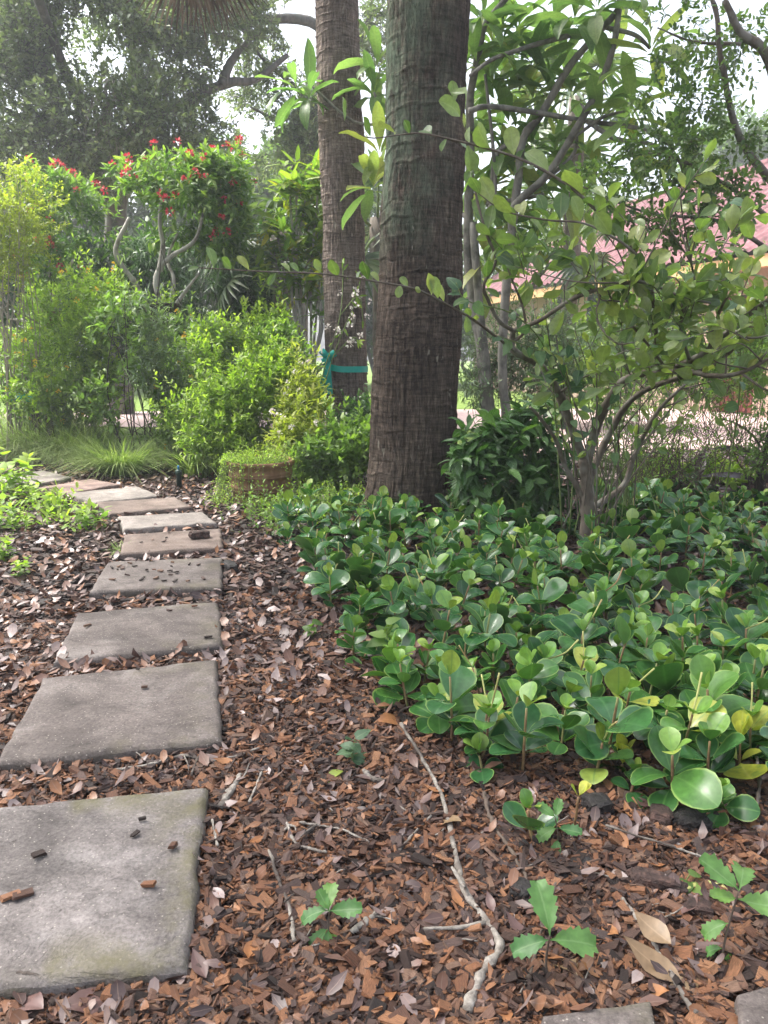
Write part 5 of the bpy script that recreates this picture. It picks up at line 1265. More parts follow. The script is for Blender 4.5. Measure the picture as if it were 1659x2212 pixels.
# leafy weeds on the left of the path
WEED = []
def weed_proto(i):
    root = bpy.data.objects.new('leafy_weed', None); COL.objects.link(root); root.empty_display_size = .05
    lv, st = MB(), MB(); m = 5 + i % 3
    d = UP * .9 + R.normal(size=(m, 3)) * .45; d[:, 2] = np.abs(d[:, 2]) + .2; Ls = R.uniform(.10, .22, m)
    shoots(lv, R.normal(size=(m, 3)) * np.array([.03, .03, 0]), d, Ls, 8, T_HEART if i % 2 else T_OVAL, .055, 75, .3, .1, st, .002, tipbright=.5)
    part(st, 'stem', STEM_G, root); part(lv, 'leaves', L_LIME if i != 3 else L_MID, root); return root
ORG.clear()
WEED = [weed_proto(i) for i in range(5)]
WP = [(20, 1080), (70, 1095), (120, 1120), (30, 1130), (90, 1140), (150, 1115), (180, 1135), (60, 1112), (0, 1150), (130, 1095), (10, 1105), (100, 1115), (45, 1150), (215, 1150), (165, 1150), (0, 1060), (50, 1065)]
used = set()
for i, (u, v) in enumerate(WP):
    k = i % 5; loc = gp(u, v); rot = (0, 0, R.random() * 6.28); lab = 'bright green leafy weed in the patch left of the path, below the far stones'; g = 'weeds left of the path'
    if i < 5: o = WEED[k]; o.location = tuple(loc); o.rotation_euler = rot; tag(o, lab, 'weed', g)
    else: o = dup(WEED[k], loc, rot, R.uniform(.8, 1.2), lab, g); tag(o, None, 'weed')
for u, v, s, l in ((15, 1215, .8, 'small weed at the left edge, lowest of the weeds beside the path'), (45, 1255, .6, 'tiny isolated weed below the leafy patch at the left edge'), (55, 1075, 1.9, 'tall weed with light heart shaped leaves standing over the far stones')):
    tag(dup(WEED[1], gp(u, v), (0, 0, R.random() * 6), s, l), None, 'weed')['group'] = 'taller and lower weeds at the left edge'

# grass clumps
for i, (u, v, n, L, lm, lab) in enumerate([
    (60, 992, 760, .74, L_GRASS, 'arching fine grass clump at the left edge behind the last stones'), (140, 998, 760, .72, L_GRASS, 'arching fine grass clump behind the half hidden stone'), (205, 1006, 700, .64, L_GRASS, 'soft mid green grass clump in the middle of the grass row'),
    (262, 1028, 1200, .50, L_GRASS, 'low mounded olive grass tuft beside the path bend'), (-20, 980, 600, .7, L_GRASS, 'grass clump cut by the left picture edge'), (110, 955, 600, .7, L_LIME, 'yellowish grass clump with tiny yellow flowers behind the row'), (30, 945, 600, .7, L_LIME, 'yellowish grass clump at the left edge behind the row'), (425, 1030, 160, .5, L_GRASS, 'broad bladed grass clump left of the terracotta pot'),
    (264, 1198, 60, .10, L_GRASS, 'tiny wisp of grass on the left edge of a stepping stone')]):
    b = gp(u, v); mb = MB(); az = R.random(n) * 6.28; off = np.stack([np.cos(az), np.sin(az), np.zeros(n)], -1) * (R.random((n, 1)) ** .5 * L * .3)
    blades(mb, b + off, az + R.normal(size=n) * .5, L * R.uniform(.6, 1.2, n), .0036 if i != 7 else .008, R.uniform(.1, .6, n), R.uniform(.3, 1.0, n))
    solo(mb, 'grass_clump', lm, lab, 'grass', b)

# small leaved ground cover around the pot and palm, one object per plant
ORG.clear()
def cover_proto(i):
    root = bpy.data.objects.new('ground_cover_plant', None); COL.objects.link(root); root.empty_display_size = .05
    lv, st = MB(), MB(); m = 26
    d = UP + R.normal(size=(m, 3)) * .5; d[:, 2] = np.abs(d[:, 2])
    shoots(lv, R.normal(size=(m, 3)) * np.array([.09, .09, 0]), d, R.uniform(.10, .22, m), 9, T_OVAL, .026, 70, .3, .05, st, .0014, tipbright=.4)
    part(st, 'stem', STEM_G, root); part(lv, 'leaves', L_LIME if i % 2 else L_MID, root); return root
CV = [cover_proto(i) for i in range(4)]
CP_ = [(600, 1150), (640, 1140), (680, 1125), (720, 1120), (760, 1115), (620, 1120), (660, 1105), (700, 1095), (740, 1090), (775, 1095), (590, 1130), (650, 1080), (690, 1070), (730, 1065), (770, 1070), (640, 1100), (710, 1110), (670, 1140), (580, 1115)]
for i, (u, v) in enumerate(CP_):
    loc = gp(u, v); lab = 'small leaved bright ground cover plant between the terracotta pot and the big palm'; g = 'ground cover by the pot'
    if i < 4: o = CV[i]; o.location = tuple(loc); tag(o, lab, 'ground cover', g)
    else: o = dup(CV[i % 4], loc, (0, 0, R.random() * 6.28), R.uniform(.8, 1.25), lab, g); tag(o, None, 'ground cover')

# ------------------------------------------------------------------ terracotta pot with trailing plant
t = NT('terracotta'); a_ = t.noise(t.pos(), 9, 5, .65); b_ = t.noise(t.mapv(t.pos(), (1, 1, .3)), 30, 3)
c = t.ramp(a_, [(.3, (.12, .068, .038)), (.55, (.22, .122, .064)), (.75, (.31, .19, .115))]); c = t.mix(1.0, c, t.ramp(b_, [(.3, .8), (.7, 1.15)]), 'MULTIPLY')
TERRA = t.finish(c, .75, t.bump(b_, .3, .004), .3)
SOIL = flatmat('potting soil', (.03, .02, .015), .9, .3, 60, .2, .6)
pc = gp(556, 1096); pc[1] += .2
root = thing('terracotta_pot', 'wide terracotta pot with raised bands standing on the mulch', 'pot', pc)
mb = MB(); lathe(mb, [(a * 1.12, b * 1.12) for a, b in [(.001, 0), (.172, 0), (.178, .006), (.186, .05), (.193, .088), (.199, .090), (.201, .098), (.196, .104), (.199, .112), (.204, .115), (.203, .122), (.199, .125), (.206, .185), (.212, .188), (.213, .197), (.209, .2), (.213, .207), (.213, .214), (.21, .217), (.213, .25), (.221, .256), (.228, .268), (.229, .282), (.222, .292), (.208, .290), (.204, .27), (.202, .24)]], pc, 72)
pot = part(mb, 'body', TERRA, root)
for i in range(9):                     # raised scrolls between the bands
    mb = MB(); a0 = i * 2 * PI / 9 - .3; th = np.linspace(0, 1, 22); r_ = .226
    aa = a0 + .10 * np.sin(th * 6.2) * (1 - th * .3) + th * .32; zz = .174 + .020 * np.sin(th * 6.28)
    tube(mb, np.stack([pc[0] + r_ * np.cos(aa), pc[1] + r_ * np.sin(aa), zz], -1), .0035, 6); part(mb, 'scroll', TERRA, root)
mb = MB(); lathe(mb, [(.001, .285), (.1, .288), (.228, .28)], pc, 30); part(mb, 'soil', SOIL, root)
root = thing('trailing_plant', 'bright lime trailing plant filling the terracotta pot and spilling down its left', 'plant', pc + UP * .25)
lv, st = MB(), MB(); m = 240; aa = R.random(m) * 6.28; rr = .22 * R.random(m) ** .5
b = pc + np.stack([rr * np.cos(aa), rr * np.sin(aa), np.full(m, .29)], -1); d = UP + R.normal(size=(m, 3)) * .45 + np.stack([np.cos(aa), np.sin(aa), 0 * aa], -1) * .3
shoots(lv, b, d, R.uniform(.05, .17, m), 9, T_SML, .017, 65, .3, .05, st, .0013, tipbright=.4)
for i in range(70):
    a0 = PI + R.normal() * .75 if i < 56 else R.random() * 6.28; h = np.array([math.cos(a0), math.sin(a0), 0]); p0 = pc + h * .2 + UP * .3; l = R.uniform(.1, .34)
    Q = catmull([p0, pc + h * .275 + UP * .335, pc + h * (.285 + R.random() * .05) + UP * max(.02, .27 - l * .6), pc + h * (.30 + R.random() * .16) + UP * max(.015, .26 - l * 1.1)], 14)
    tube(st, Q, .0014, 4); n = 26; idx = R.integers(2, 14, n); scatter(lv, T_SML, Q[idx] + R.normal(size=(n, 3)) * .008, R.normal(size=(n, 3)) + UP * .3, UP + R.normal(size=(n, 3)) * .5, .017)
for a0, l in ((-1.9, .26), (-1.35, .2), (-.7, .24), (-1.65, .12)):
    h = np.array([math.cos(a0), math.sin(a0), 0]); Q = catmull([pc + h * .19 + UP * .29, pc + h * .275 + UP * .33, pc + h * .28 + UP * (.29 - l * .5), pc + h * .25 + UP * (.30 - l)], 14); tube(st, Q, .002, 4); n = 14; scatter(lv, T_SML, Q[R.integers(3, 14, n)], R.normal(size=(n, 3)) + h * .5, UP + h, .018)
part(st, 'stems', STEM_G, root); part(lv, 'leaves', leafmat('trailing leaves', [(.16, .26, .04), (.27, .38, .06), (.38, .48, .10)], .4, .5, .4), root)
seedling('milkweed', 'upright milkweed like plant with long pointed bright leaves behind the pot', 560, 1030, .62, [(1 - .75 * j / 16, j * 137, 22 - 10 * (j / 16) + R.normal() * 8, R.uniform(.8, 1.1)) for j in range(17)] + [(1, 40, 70, .8), (1, 200, 65, .8)], .17, L_LIME, T_LANC, 'plant', sm=STEM_G, sr=.004)
seedling('milkweed', 'shorter bright long leaved plant behind the left of the slim palm', 650, 975, .75, [(1 - .4 * j / 10, j * 137, 25, R.uniform(.8, 1.1)) for j in range(11)], .2, L_LIME, T_LANC, 'plant', sm=STEM_G, sr=.005)

# ------------------------------------------------------------------ tape, stakes, sprinkler, baskets
TEAL = flatmat('teal tape', (.0, .36, .31), .4, .1, 30, .4, .05)
def strip(mb, P, N, w):
    P = np.asarray(P); T = nrmz(np.gradient(P, axis=0)); Wd = nrmz(np.cross(T, N)) * w * .5; n = len(P); th = nrmz(np.cross(Wd, T)) * .0012
    V = np.concatenate([P - Wd - th, P + Wd - th, P + Wd + th, P - Wd + th]); i = np.arange(n - 1); q = []
    for k in range(4): q.append(np.stack([k * n + i, ((k + 1) % 4) * n + i, ((k + 1) % 4) * n + i + 1, k * n + i + 1], -1))
    mb.add(V, np.concatenate(q))
tc = W(748, 795, 8.2); tc[1] = 8.2
root = thing('tree_tape', 'teal plastic tape tied in a knot round the slim palm', 'tape', tc)
mb = MB(); a = np.linspace(0, 2 * PI, 60); rt = 46 * depth(tc) / F + .004; kz = .16
P = np.stack([tc[0] + rt * np.cos(a), 8.2 + rt * np.sin(a), tc[2] - .01 - .085 * np.cos(a) * (np.sin(a) < 0) * 0 + .05 * np.clip(-np.cos(a), 0, 1) ** 2], -1); strip(mb, P, UP * 0 + np.stack([np.cos(a), np.sin(a), 0 * a], -1), .062); part(mb, 'band', TEAL, root, False)
kp = W(708, 775, 7.98); mb = MB()
for dx, dz in ((-.05, .07), (.06, .05), (-.04, -.03)): strip(mb, catmull([kp, kp + np.array([dx * .6, -.03, dz * .7]), kp + np.array([dx * 1.3, -.02, dz * 1.2])], 8), np.array([0.3, -1, .2]), .07)
tube(mb, catmull([kp - UP * .03, kp, kp + UP * .03], 5), [.012, .024, .026, .024, .012], 8); part(mb, 'knot', TEAL, root)
for dx, l in ((-.09, .42), (.02, .36)):
    mb = MB(); strip(mb, catmull([kp, kp + np.array([dx * .3, -.03, -l * .4]), kp + np.array([dx, -.02, -l])], 12), np.array([.25, -1, 0]), .06); part(mb, 'tail', TEAL, root, False)
mb = MB(); strip(mb, catmull([W(18, 862, 7.95), W(40, 858, 7.9), W(78, 862, 7.9)], 10), np.array([0, -1, .1]), .075); solo(mb, 'tree_tape', TEAL, 'short green tape tying the yellow shrub stems to wooden stakes', 'tape')
STAKE = barkmat('stake wood', (.06, .045, .035), (.12, .09, .07), None, 40, .5)
for u, h, lab in ((78, .62, 'dark wooden stake at the left edge holding the green tape'), (108, .58, 'wooden stake standing to the right of the taped stake')):
    b = W(u, 925, 7.9); b[2] = 0; mb = MB(); box(mb, b - [.03, .02, .05], [.06, 0, 0], [0, .04, 0], [0, 0, h]); mb.v[-1][4:] += R.normal(size=(4, 3)) * .006; solo(mb, 'stake', STAKE, lab, 'stake', b, smooth=False)
BLK = flatmat('black plastic', (.012, .013, .014), .4, .1, 40, .5, .05)
b = gp(388, 1057); root = thing('sprinkler_riser', 'dark green black irrigation riser standing in mulch left of the pot', 'sprinkler', b)
mb = MB(); lathe(mb, [(.001, 0), (.022, 0), (.022, .12), (.027, .125), (.027, .16), (.02, .165), (.001, .166)], b, 16); part(mb, 'riser', flatmat('dark green plastic', (.012, .035, .025), .4), root)
mb = MB(); lathe(mb, [(.001, .165), (.009, .166), (.009, .195), (.006, .2), (.001, .2)], b, 10); part(mb, 'nozzle', flatmat('blue plastic', (.03, .18, .35), .4), root)
bc = W(356, 672, 8.5); root = thing('hanging_basket', 'dark slatted hanging basket with a small plant below the rounded flowering crown', 'hanging basket', bc)
mb = MB(); lathe(mb, [(.001, -.14), (.10, -.14), (.15, -.08), (.17, .06), (.18, .06), (.18, .075), (.165, .075), (.15, .05), (.001, .04)], bc, 16); part(mb, 'basket', BARK_D, root)
for k in range(3):
    mb = MB(); a0 = k * 2.1 + .3; tube(mb, catmull([bc + np.array([.17 * math.cos(a0), .17 * math.sin(a0), .07]), bc + np.array([.07 * math.cos(a0), .07 * math.sin(a0), .35]), bc + UP * .62], 8), .004, 5); part(mb, 'chain', BARK_D, root)
mb = MB(); st = MB(); shoots(mb, bc + R.normal(size=(20, 3)) * np.array([.07, .07, 0]) + UP * .05, UP + R.normal(size=(20, 3)) * .5, R.uniform(.1, .28, 20), 8, T_SML, .04, 60, tw=st); solo(mb, 'basket_plant', L_LIME, 'small bright plant growing in the dark hanging basket', 'plant')
bc = W(118, 690, 8.8); root = thing('hanging_pot', 'small orange terracotta hanging pot beside the pale crooked stems', 'hanging pot', bc)
mb = MB(); lathe(mb, [(.001, -.09), (.09, -.09), (.12, -.02), (.145, .06), (.16, .06), (.16, .085), (.14, .085), (.12, .05), (.001, .045)], bc, 20); part(mb, 'body', TERRA, root)
for k in range(3):
    mb = MB(); a0 = k * 2.1; tube(mb, [bc + np.array([.15 * math.cos(a0), .15 * math.sin(a0), .08]), bc + UP * .5], .004, 5); part(mb, 'hanger', BARK_D, root)
b = gp(1612, 1405) - UP * .05; root = thing('nursery_pot', 'black plastic nursery pot with a red tag half buried in the glossy bed', 'pot', b)
mb = MB(); lathe(mb, [(.001, 0), (.05, 0), (.062, .12), (.068, .12), (.068, .135), (.06, .135), (.055, .11), (.001, .10)], b, 22); part(mb, 'body', BLK, root)
mb = MB(); box(mb, b + [.03, -.06, .10], [.016, 0, .004], [0, .003, 0], [-.004, 0, .06]); part(mb, 'tag', flatmat('red tag', (.75, .06, .04), .4), root, False)
# dark strap leaved plant, right edge
b = gp(1640, 1100); root = thing('ti_plant', 'dark purple strap leaved plant with a dark stem at the right edge', 'plant', b); lv, st = MB(), MB()
tube(st, catmull([b, b + np.array([-.02, 0, .2]), b + np.array([.01, 0, .42])], 8), np.linspace(.04, .025, 8), 8, knob=.2)
T_STRAP = [tmpl('lance', 9, .22, c, .3) for c in (.6, 1.2)]
m = 14; az = np.arange(m) * 2.4; el = np.radians(np.linspace(75, -10, m)); d = np.stack([np.cos(az) * np.cos(el), np.sin(az) * np.cos(el), np.sin(el)], -1)
scatter(lv, T_STRAP, b + UP * .4 - UP * (np.arange(m) / m * .32)[:, None], d, UP + R.normal(size=(m, 3)) * .2, R.uniform(.35, .5, m)); part(st, 'stem', BARK_D, root); part(lv, 'leaves', L_TI, root)
b = gp(1440, 1092); b2 = gp(1500, 1090); lv = MB(); scatter(lv, T_STRAP, np.array([b2 + UP * .12, b2 + UP * .1, b2 + UP * .14]), np.array([[-1, -.1, .05], [.6, -.3, .2], [.2, .3, .8]]), np.array([UP] * 3), .38); solo(lv, 'bromeliad', L_TI, 'low dark purple strap leaves sticking out over the lime hedge', 'plant', b2)
# white flowered vine up the slim palm
root = thing('flowering_vine', 'thin vine with tiny white flowers climbing the slim palm above the teal tape', 'vine', W(715, 1000, 7.9) * [1, 1, 0]); st, lv, fl = MB(), MB(), MB()
for p in ([(640, 1000, 7.6), (700, 800, 7.8), (735, 680, 7.88), (742, 560, 7.9)], [(650, 1000, 7.6), (720, 770, 7.85), (765, 660, 7.92), (780, 600, 7.95)], [(735, 680, 7.88), (775, 640, 7.9), (785, 700, 7.9)], [(720, 770, 7.85), (760, 730, 7.9), (780, 740, 7.9)]):
    Q = catmull([W(*a) for a in p], 30); tube(st, Q, .005, 4); idx = R.integers(8, 30, 9); m = len(idx)
    scatter(lv, T_LANC, Q[idx], R.normal(size=(m, 3)) - UP * .4, np.array([0, -1, .4]) + R.normal(size=(m, 3)) * .4, .09)
    for j in R.integers(10, 30, 6):
        c = Q[j] + R.normal(size=3) * .05 - np.array([0, .04, 0]); a = nrmz(R.normal(size=(9, 3))); fl = MB(); scatter(fl, T_SML, c + a * .012, a, R.normal(size=(9, 3)), .03, 1.3); part(fl, 'flower', FLWHT, root)
part(st, 'stems', STEM_G, root); part(lv, 'foliage', L_LIME, root)

# ------------------------------------------------------------------ sticks, bark, big leaves, chips lying on top
def stick(lab, pts, r0, r1, mat=STICK, z=.035, branches=(), group=None, name='stick'):
    mb = MB(); P = [gp(u, v) + UP * (z + (p[0] if p else 0)) for u, v, *p in pts]; Q = catmull(P, max(8, len(P) * 6)); n = len(Q)
    Q = Q + R.normal(size=Q.shape) * r0 * .22; tube(mb, Q, np.linspace(r0, r1, n) * (1 + .18 * R.normal(size=n)), 9, knob=.2)
    for k, (u, v, h, rr) in branches:
        e = gp(u, v) + UP * (z + h); q = Q[int(k * (n - 1))]; tube(mb, catmull([q, (q + e) / 2 + R.normal(size=3) * .004, e], 7), np.linspace(rr, rr * .5, 7), 7, knob=.2)
    return solo(mb, name, mat, lab, 'stick', P[0], group)
stick('long pale lichen covered branch running down the mulch with a kink at its lower end', [(866, 1608, .03), (905, 1665, .02), (950, 1738), (968, 1800), (985, 1880), (1002, 1955), (1040, 2010), (1078, 2078), (1040, 2140), (1005, 2225)], .0042, .0088, branches=[(.62, (975, 1922, .02, .006)), (.70, (915, 2052, .012, .0055)), (.6, (1000, 1975, .03, .005))])
stick('short thick lichen mottled stick beside the front stone', [(478, 1775), (500, 1735), (520, 1700)], .0085, .0075, branches=[(.8, (540, 1690, .02, .003))])
stick('thin grey twig lying behind the short thick stick', [(538, 1762), (552, 1730), (568, 1690)], .0035, .003)
stick('bleached forked twig lying across chips, right of the front stone', [(615, 1822), (640, 1806), (690, 1812), (740, 1822), (800, 1850)], .0036, .0026, branches=[(.15, (640, 1840, .02, .003)), (.5, (650, 1850, .015, .003))])
stick('bleached curved twig crossing the forked twig', [(618, 1805), (640, 1850), (670, 1862), (706, 1872)], .0035, .0028)
stick('thin upright grey twig in the chips near the seedling with five leaves', [(583, 1885, .02), (605, 1940), (622, 1980), (638, 2070)], .0035, .0045)
stick('small grey twig touching the right side of the front stone', [(460, 1800), (466, 1835), (472, 1858)], .003, .003)
stick('long thin pale stick in the gap between the two largest stones', [(250, 1690), (320, 1678), (395, 1658), (470, 1668), (560, 1640)], .0045, .003, branches=[(.3, (270, 1640, .02, .002)), (.55, (410, 1700, .01, .0025))])
stick('short grey twig crossing the gap near the stone corner', [(415, 1700), (428, 1665), (440, 1650)], .0035, .003)
stick('grey forked stick near the oval leaf clusters, top of the bare chips', [(862, 1868), (885, 1840), (930, 1790)], .0035, .0025)
stick('stout pale stick end pointing at the five leaved seedling', [(760, 2048), (790, 2025), (815, 2005)], .006, .005)
stick('dark brown stick curving beside the long pale branch', [(1045, 1740), (1060, 1800), (1100, 1860), (1130, 1920), (1142, 1960)], .0055, .0035, TWIG)
stick('thin dark twig lying behind the three leaved seedling', [(1140, 2150), (1160, 2080), (1180, 2000), (1200, 1935)], .0045, .004, TWIG)
stick('brown stick under the pale dry leaf at the lower right', [(1345, 1975), (1400, 2060), (1440, 2130), (1500, 2230)], .004, .0055, STICK)
stick('long thin pale twig near the large bark nugget at the right', [(1305, 1838, .03), (1400, 1870, .03), (1470, 1885, .02), (1559, 1905, .01)], .0028, .0024)
stick('short pale stick in the mulch below the single tiny sprout', [(785, 1690), (800, 1705), (830, 1715)], .006, .007)
stick('grey twig at the right edge rising beside the bed', [(1629, 1790, .02), (1635, 1745, .03), (1628, 1700, .05)], .005, .004)
stick('yellow green creeping stem lying bare beside the round leaved weed', [(1480, 1950), (1520, 1935), (1560, 1945), (1610, 1975)], .005, .004, STEM_Y, .03)
stick('bleached twig by the paver at the lower left', [(45, 2160, .02), (85, 2165, .02), (125, 2172, .01)], .004, .003)
for i in range(26):
    u, v = R.uniform(470, 1600), R.uniform(1700, 2190); a = R.random() * 6.28; l = R.uniform(.03, .07); c = gp(u, v) + UP * .034; e = np.array([math.cos(a), math.sin(a), R.normal() * .1]) * l
    mb = MB(); tube(mb, catmull([c - e / 2, c + R.normal(size=3) * .004, c + e / 2], 6), R.uniform(.0012, .0022), 5); solo(mb, 'twig', STICK, 'short bleached twig scattered over the bare mulch', 'twig', group='small twigs on the mulch')

t = NT('bark nugget'); p_ = t.pos(); n_ = t.noise(p_, 30, 6, .7); c = t.ramp(n_, [(.3, (.018, .013, .012)), (.5, (.06, .036, .03)), (.62, (.13, .075, .06)), (.75, (.19, .12, .10))])
NUG = t.finish(c, .7, t.bump(n_, 1, .02), .35)
t = NT('charred bark'); n_ = t.noise(t.pos(), 40, 5, .7); CHAR = t.finish(t.ramp(n_, [(.3, (.008, .007, .007)), (.7, (.035, .03, .028))]), .6, t.bump(n_, 1, .015), .4)
def nugget(lab, u, v, L, Wd, H, az, mat, name='bark_nugget', group=None, z=.012):
    n, m = 18, 12; th = np.linspace(0, PI, n)[:, None]; ph = (np.arange(m) / m * 2 * PI)[None]
    d = np.stack([np.cos(th) + 0 * ph, np.sin(th) * np.cos(ph), np.sin(th) * np.sin(ph)], -1)
    k = np.sign(d) * np.abs(d) ** .55; s = R.random() * 50; P = k * np.array([L, Wd, H]) * .5
    P = P * (1 + .20 * snoise(d.reshape(-1, 3) * 2.2 + s, 1.3).reshape(n, m, 1) * .6 + .10 * R.normal(size=(n, m, 1)) * .4); P[..., 2] += .12 * H * np.cos(3 * P[..., :1][..., 0] / L)
    ca, sa = math.cos(az), math.sin(az); X = P[..., 0] * ca - P[..., 1] * sa; Y = P[..., 0] * sa + P[..., 1] * ca
    c = gp(u, v); V = np.stack([c[0] + X, c[1] + Y, z + H * .5 + P[..., 2]], -1).reshape(-1, 3)
    i, j = np.meshgrid(np.arange(n - 1), np.arange(m), indexing='ij'); j2 = (j + 1) % m; mb = MB()
    mb.add(V, np.stack([i * m + j, i * m + j2, (i + 1) * m + j2, (i + 1) * m + j], -1).reshape(-1, 4)); return solo(mb, name, mat, lab, 'bark', c, group, False)
nugget('large rounded cracked bark nugget lying right of the three leaved seedling', 1408, 1935, .115, .045, .036, -.35, NUG)
nugget('smaller cracked bark nugget right below the large rounded one', 1505, 1990, .055, .04, .03, -.2, NUG)
nugget('black charred bark chunk under the small compact peperomia', 1290, 1770, .075, .06, .045, .4, CHAR)
nugget('black charred bark block below the creeping pale stems', 1490, 1800, .09, .06, .04, -.5, CHAR)
nugget('brown furrowed bark chunk beside the charred block', 1425, 1790, .08, .05, .04, 1.2, NUG)
nugget('small black bark lump left of the three leaved seedling', 1130, 1950, .055, .045, .03, .8, CHAR)
nugget('reddish flat bark slab left of the dark brown stick', 1000, 1735, .08, .05, .02, .1, NUG)
nugget('brown oval bark chip right of the dark brown stick', 1105, 1830, .06, .085, .02, .2, NUG)
nugget('dark curled bark flake standing on the tan stepping stone corner', 432, 1183, .12, .05, .05, .5, NUG, z=.05)
nugget('dark wood chunk wedged beside the littered stepping stone', 497, 1240, .12, .05, .05, -1.0, CHAR)
for i in range(14):
    nugget('dark bark chunk scattered in the mulch below the bed', R.uniform(980, 1640), R.uniform(1720, 2000), R.uniform(.03, .06), R.uniform(.02, .035), .02, R.random() * 3, NUG if i % 2 else CHAR, group='bark chunks below the bed')
def chip(lab, u, v, L, asp, az, rn, zt=.060, group=None, name='wood_chip'):
    c = G(u, v, zt); mb = MB(); chips(mb, c[:1], c[1:2], np.array([zt + .003]), np.array([L * .66]), np.array([asp]), np.array([.006]), .08, np.array([rn]), np.array([az])); return solo(mb, name, CHIPM, lab, 'wood chip', c, group, False)
chip('wood chip lying near the left edge of the front stone, upper of two', 83, 1847, .045, .45, .9, .15); chip('orange wood chip at the left edge of the front stone', 22, 1938, .05, .4, .6, .55); chip('dark broad wood chip leaning on the orange one on the front stone', 48, 1935, .055, .5, .7, .3)
chip('small dark wood chip in the upper middle of the front stone', 292, 1803, .03, .45, 1.1, .1); chip('tiny dark chip near the top edge of the front stone', 307, 1771, .022, .4, .3, .05); chip('reddish chip near the right edge of the front stone', 375, 1828, .032, .65, 1.3, .35); chip('light brown chip in the middle right of the front stone', 322, 1912, .045, .4, -.1, .5)
chip('dark chip on the second stepping stone near its back edge', 298, 1447, .02, .4, -.3, .05); chip('curled brown chip in the middle of the second stepping stone', 312, 1486, .028, .6, .2, .3); chip('dark oval chip near the right corner of the third stepping stone', 450, 1377, .045, .5, .4, .08); chip('pale twig like chip on the third stepping stone near its left end', 188, 1352, .06, .15, 1.3, .95); chip('flat grey chip at the back of the third stepping stone', 367, 1319, .035, .5, .3, .8); chip('brown chip at the back right of the third stepping stone', 420, 1310, .035, .35, .4, .4)
for i in range(26):
    u, v = R.uniform(235, 470), R.uniform(1212, 1258); chip('dry crumb among the litter on the fourth stepping stone', u, v, R.uniform(.02, .05), R.uniform(.2, .5), R.random() * 3, R.choice([.05, .1, .8, .95, .7]), group='crumbs on the littered stone')
for i in range(8):
    u, v = R.uniform(285, 460), R.uniform(1148, 1180); chip('dry crumb lying on the stone with the curled bark flake', u, v, R.uniform(.02, .045), R.uniform(.2, .5), R.random() * 3, R.choice([.05, .8, .95]), group='crumbs on the bark flake stone')
LP = {'pale pinkish grey': [(.26, .20, .19), (.38, .31, .29)], 'orange brown': [(.24, .10, .04), (.34, .16, .07)], 'purplish brown': [(.075, .04, .036), (.14, .08, .07)], 'tan': [(.20, .13, .07), (.28, .195, .115)]}
LPM = {k: leafmat(k + ' dead leaf', v, .08, .42, .5, rib=tuple(np.array(v[1]) * 1.15), tgain=(1, 1, 1)) for k, v in LP.items()}
BIGD = [tmpl('lance', 9, .42, c, f, 0, 5, .25) for c, f in ((.9, .15), (-.6, .2), (1.3, .05))]
def fallen(lab, u, v, L, az, kind, group=None, z=.036, T=None, pitch=None, wsc=1.0, nj=.22):
    mb = MB(); c = gp(u, v) + UP * z; d = np.array([[math.cos(az), math.sin(az), R.normal() * .12 if pitch is None else pitch]]); scatter(mb, T or BIGD, c[None] - nrmz(d) * L * .5, d, UP[None] + R.normal(size=(1, 3)) * nj, L, wsc); return solo(mb, 'fallen_leaf', LPM[kind], lab, 'fallen leaf', c, group)
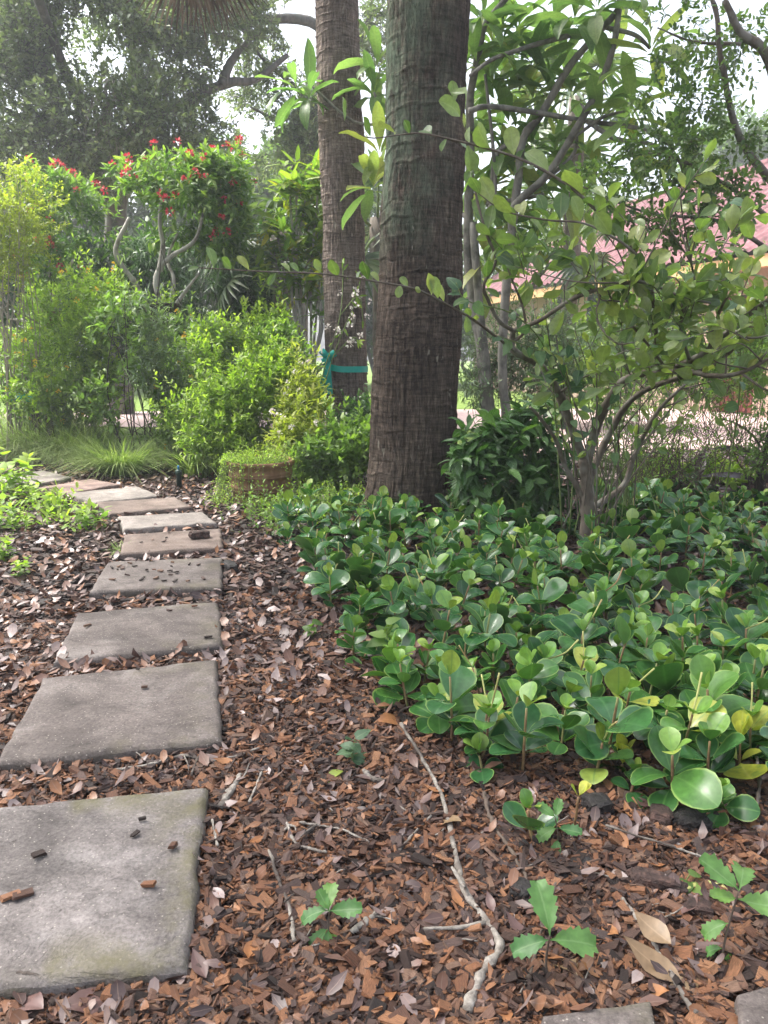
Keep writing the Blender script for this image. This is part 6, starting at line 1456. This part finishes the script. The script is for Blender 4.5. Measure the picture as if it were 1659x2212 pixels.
for i in range(120):
    k = ('pale pinkish grey', 'orange brown', 'purplish brown', 'orange brown', 'purplish brown')[i % 5]
    while True:
        y = R.uniform(1.05, 2.5); x = R.uniform(-.3, .56) * y
        if not on_stone(np.array([x]), np.array([y]))[0] and not inpoly(*px(np.array([x, y, 0])), POLY): break
    u, v = px(np.array([x, y, 0.])); fallen(k + ' fallen oak leaf lying on the wood chips', u, v, R.uniform(.04, .068), R.random() * 6.28, k, k + ' leaves on the chips', .034)
fallen('large tan lobed leaf standing beside the three leaved seedling', 1215, 2105, .10, 1.9, 'tan', T=[tmpl('obov', 13, .5, .5, .1, 0, 5, .3, 1)]); fallen('long tan leaf lying under the pale grey dry leaf', 1400, 2120, .12, 2.45, 'tan'); fallen('pale grey tan dry leaf on top of the brown stick', 1405, 2065, .085, 2.1, 'tan', z=.055, wsc=1.3); fallen('tan leaf by the paver corner at the lower right', 1505, 2155, .105, .1, 'tan', wsc=.8)
fallen('large purplish leaf at the bottom edge below the front stone', 215, 2196, .115, .4, 'purplish brown', z=.04, pitch=.0, wsc=1.25, nj=.05, T=[tmpl('oval', 10, .42, .45, .1, 0, 5, .3)]); fallen('large purplish leaf in the bottom left corner', 50, 2198, .105, 2.7, 'purplish brown', z=.04, pitch=.0, wsc=1.25, nj=.05, T=[tmpl('oval', 10, .42, .45, .1, 0, 5, .3)]); fallen('curved purplish leaf right of the front stone', 552, 1850, .09, 1.4, 'purplish brown', wsc=1.2)
fallen('curled brown leaf shading the mulch under the peperomia corner', 855, 1580, .12, .5, 'orange brown', z=.05, wsc=1.2); fallen('big pale leaf at the left front edge of the peperomia', 745, 1530, .09, 1.2, 'pale pinkish grey', wsc=1.2)
fallen('dull brown oak leaf heap piece by the long branch', 955, 1800, .10, 2.6, 'tan', z=.05); fallen('orange brown leaf tucked in the gap before the third stepping stone', 238, 1442, .06, .1, 'orange brown', z=.045, pitch=.25)

# ------------------------------------------------------------------ haze added for the lens veil
HAZE = .0042  # volume added to lift distant darks, in place of lens veil
if HAZE:
    mb = MB(); box(mb, (-115, -45, -1.2), (230, 0, 0), (0, 160, 0), (0, 0, 13.2))
    t = NT('added haze veil'); vp = t.n('VolumePrincipled', None, Density=HAZE, Color=(.92, .96, 1, 1), Anisotropy=.3); t.t.links.new(vp.outputs[0], t.out.inputs['Volume'])
    o = bpy.data.objects.new('haze', mb.mesh('haze', t.m, None, False)); COL.objects.link(o); tag(o, kind='stuff')
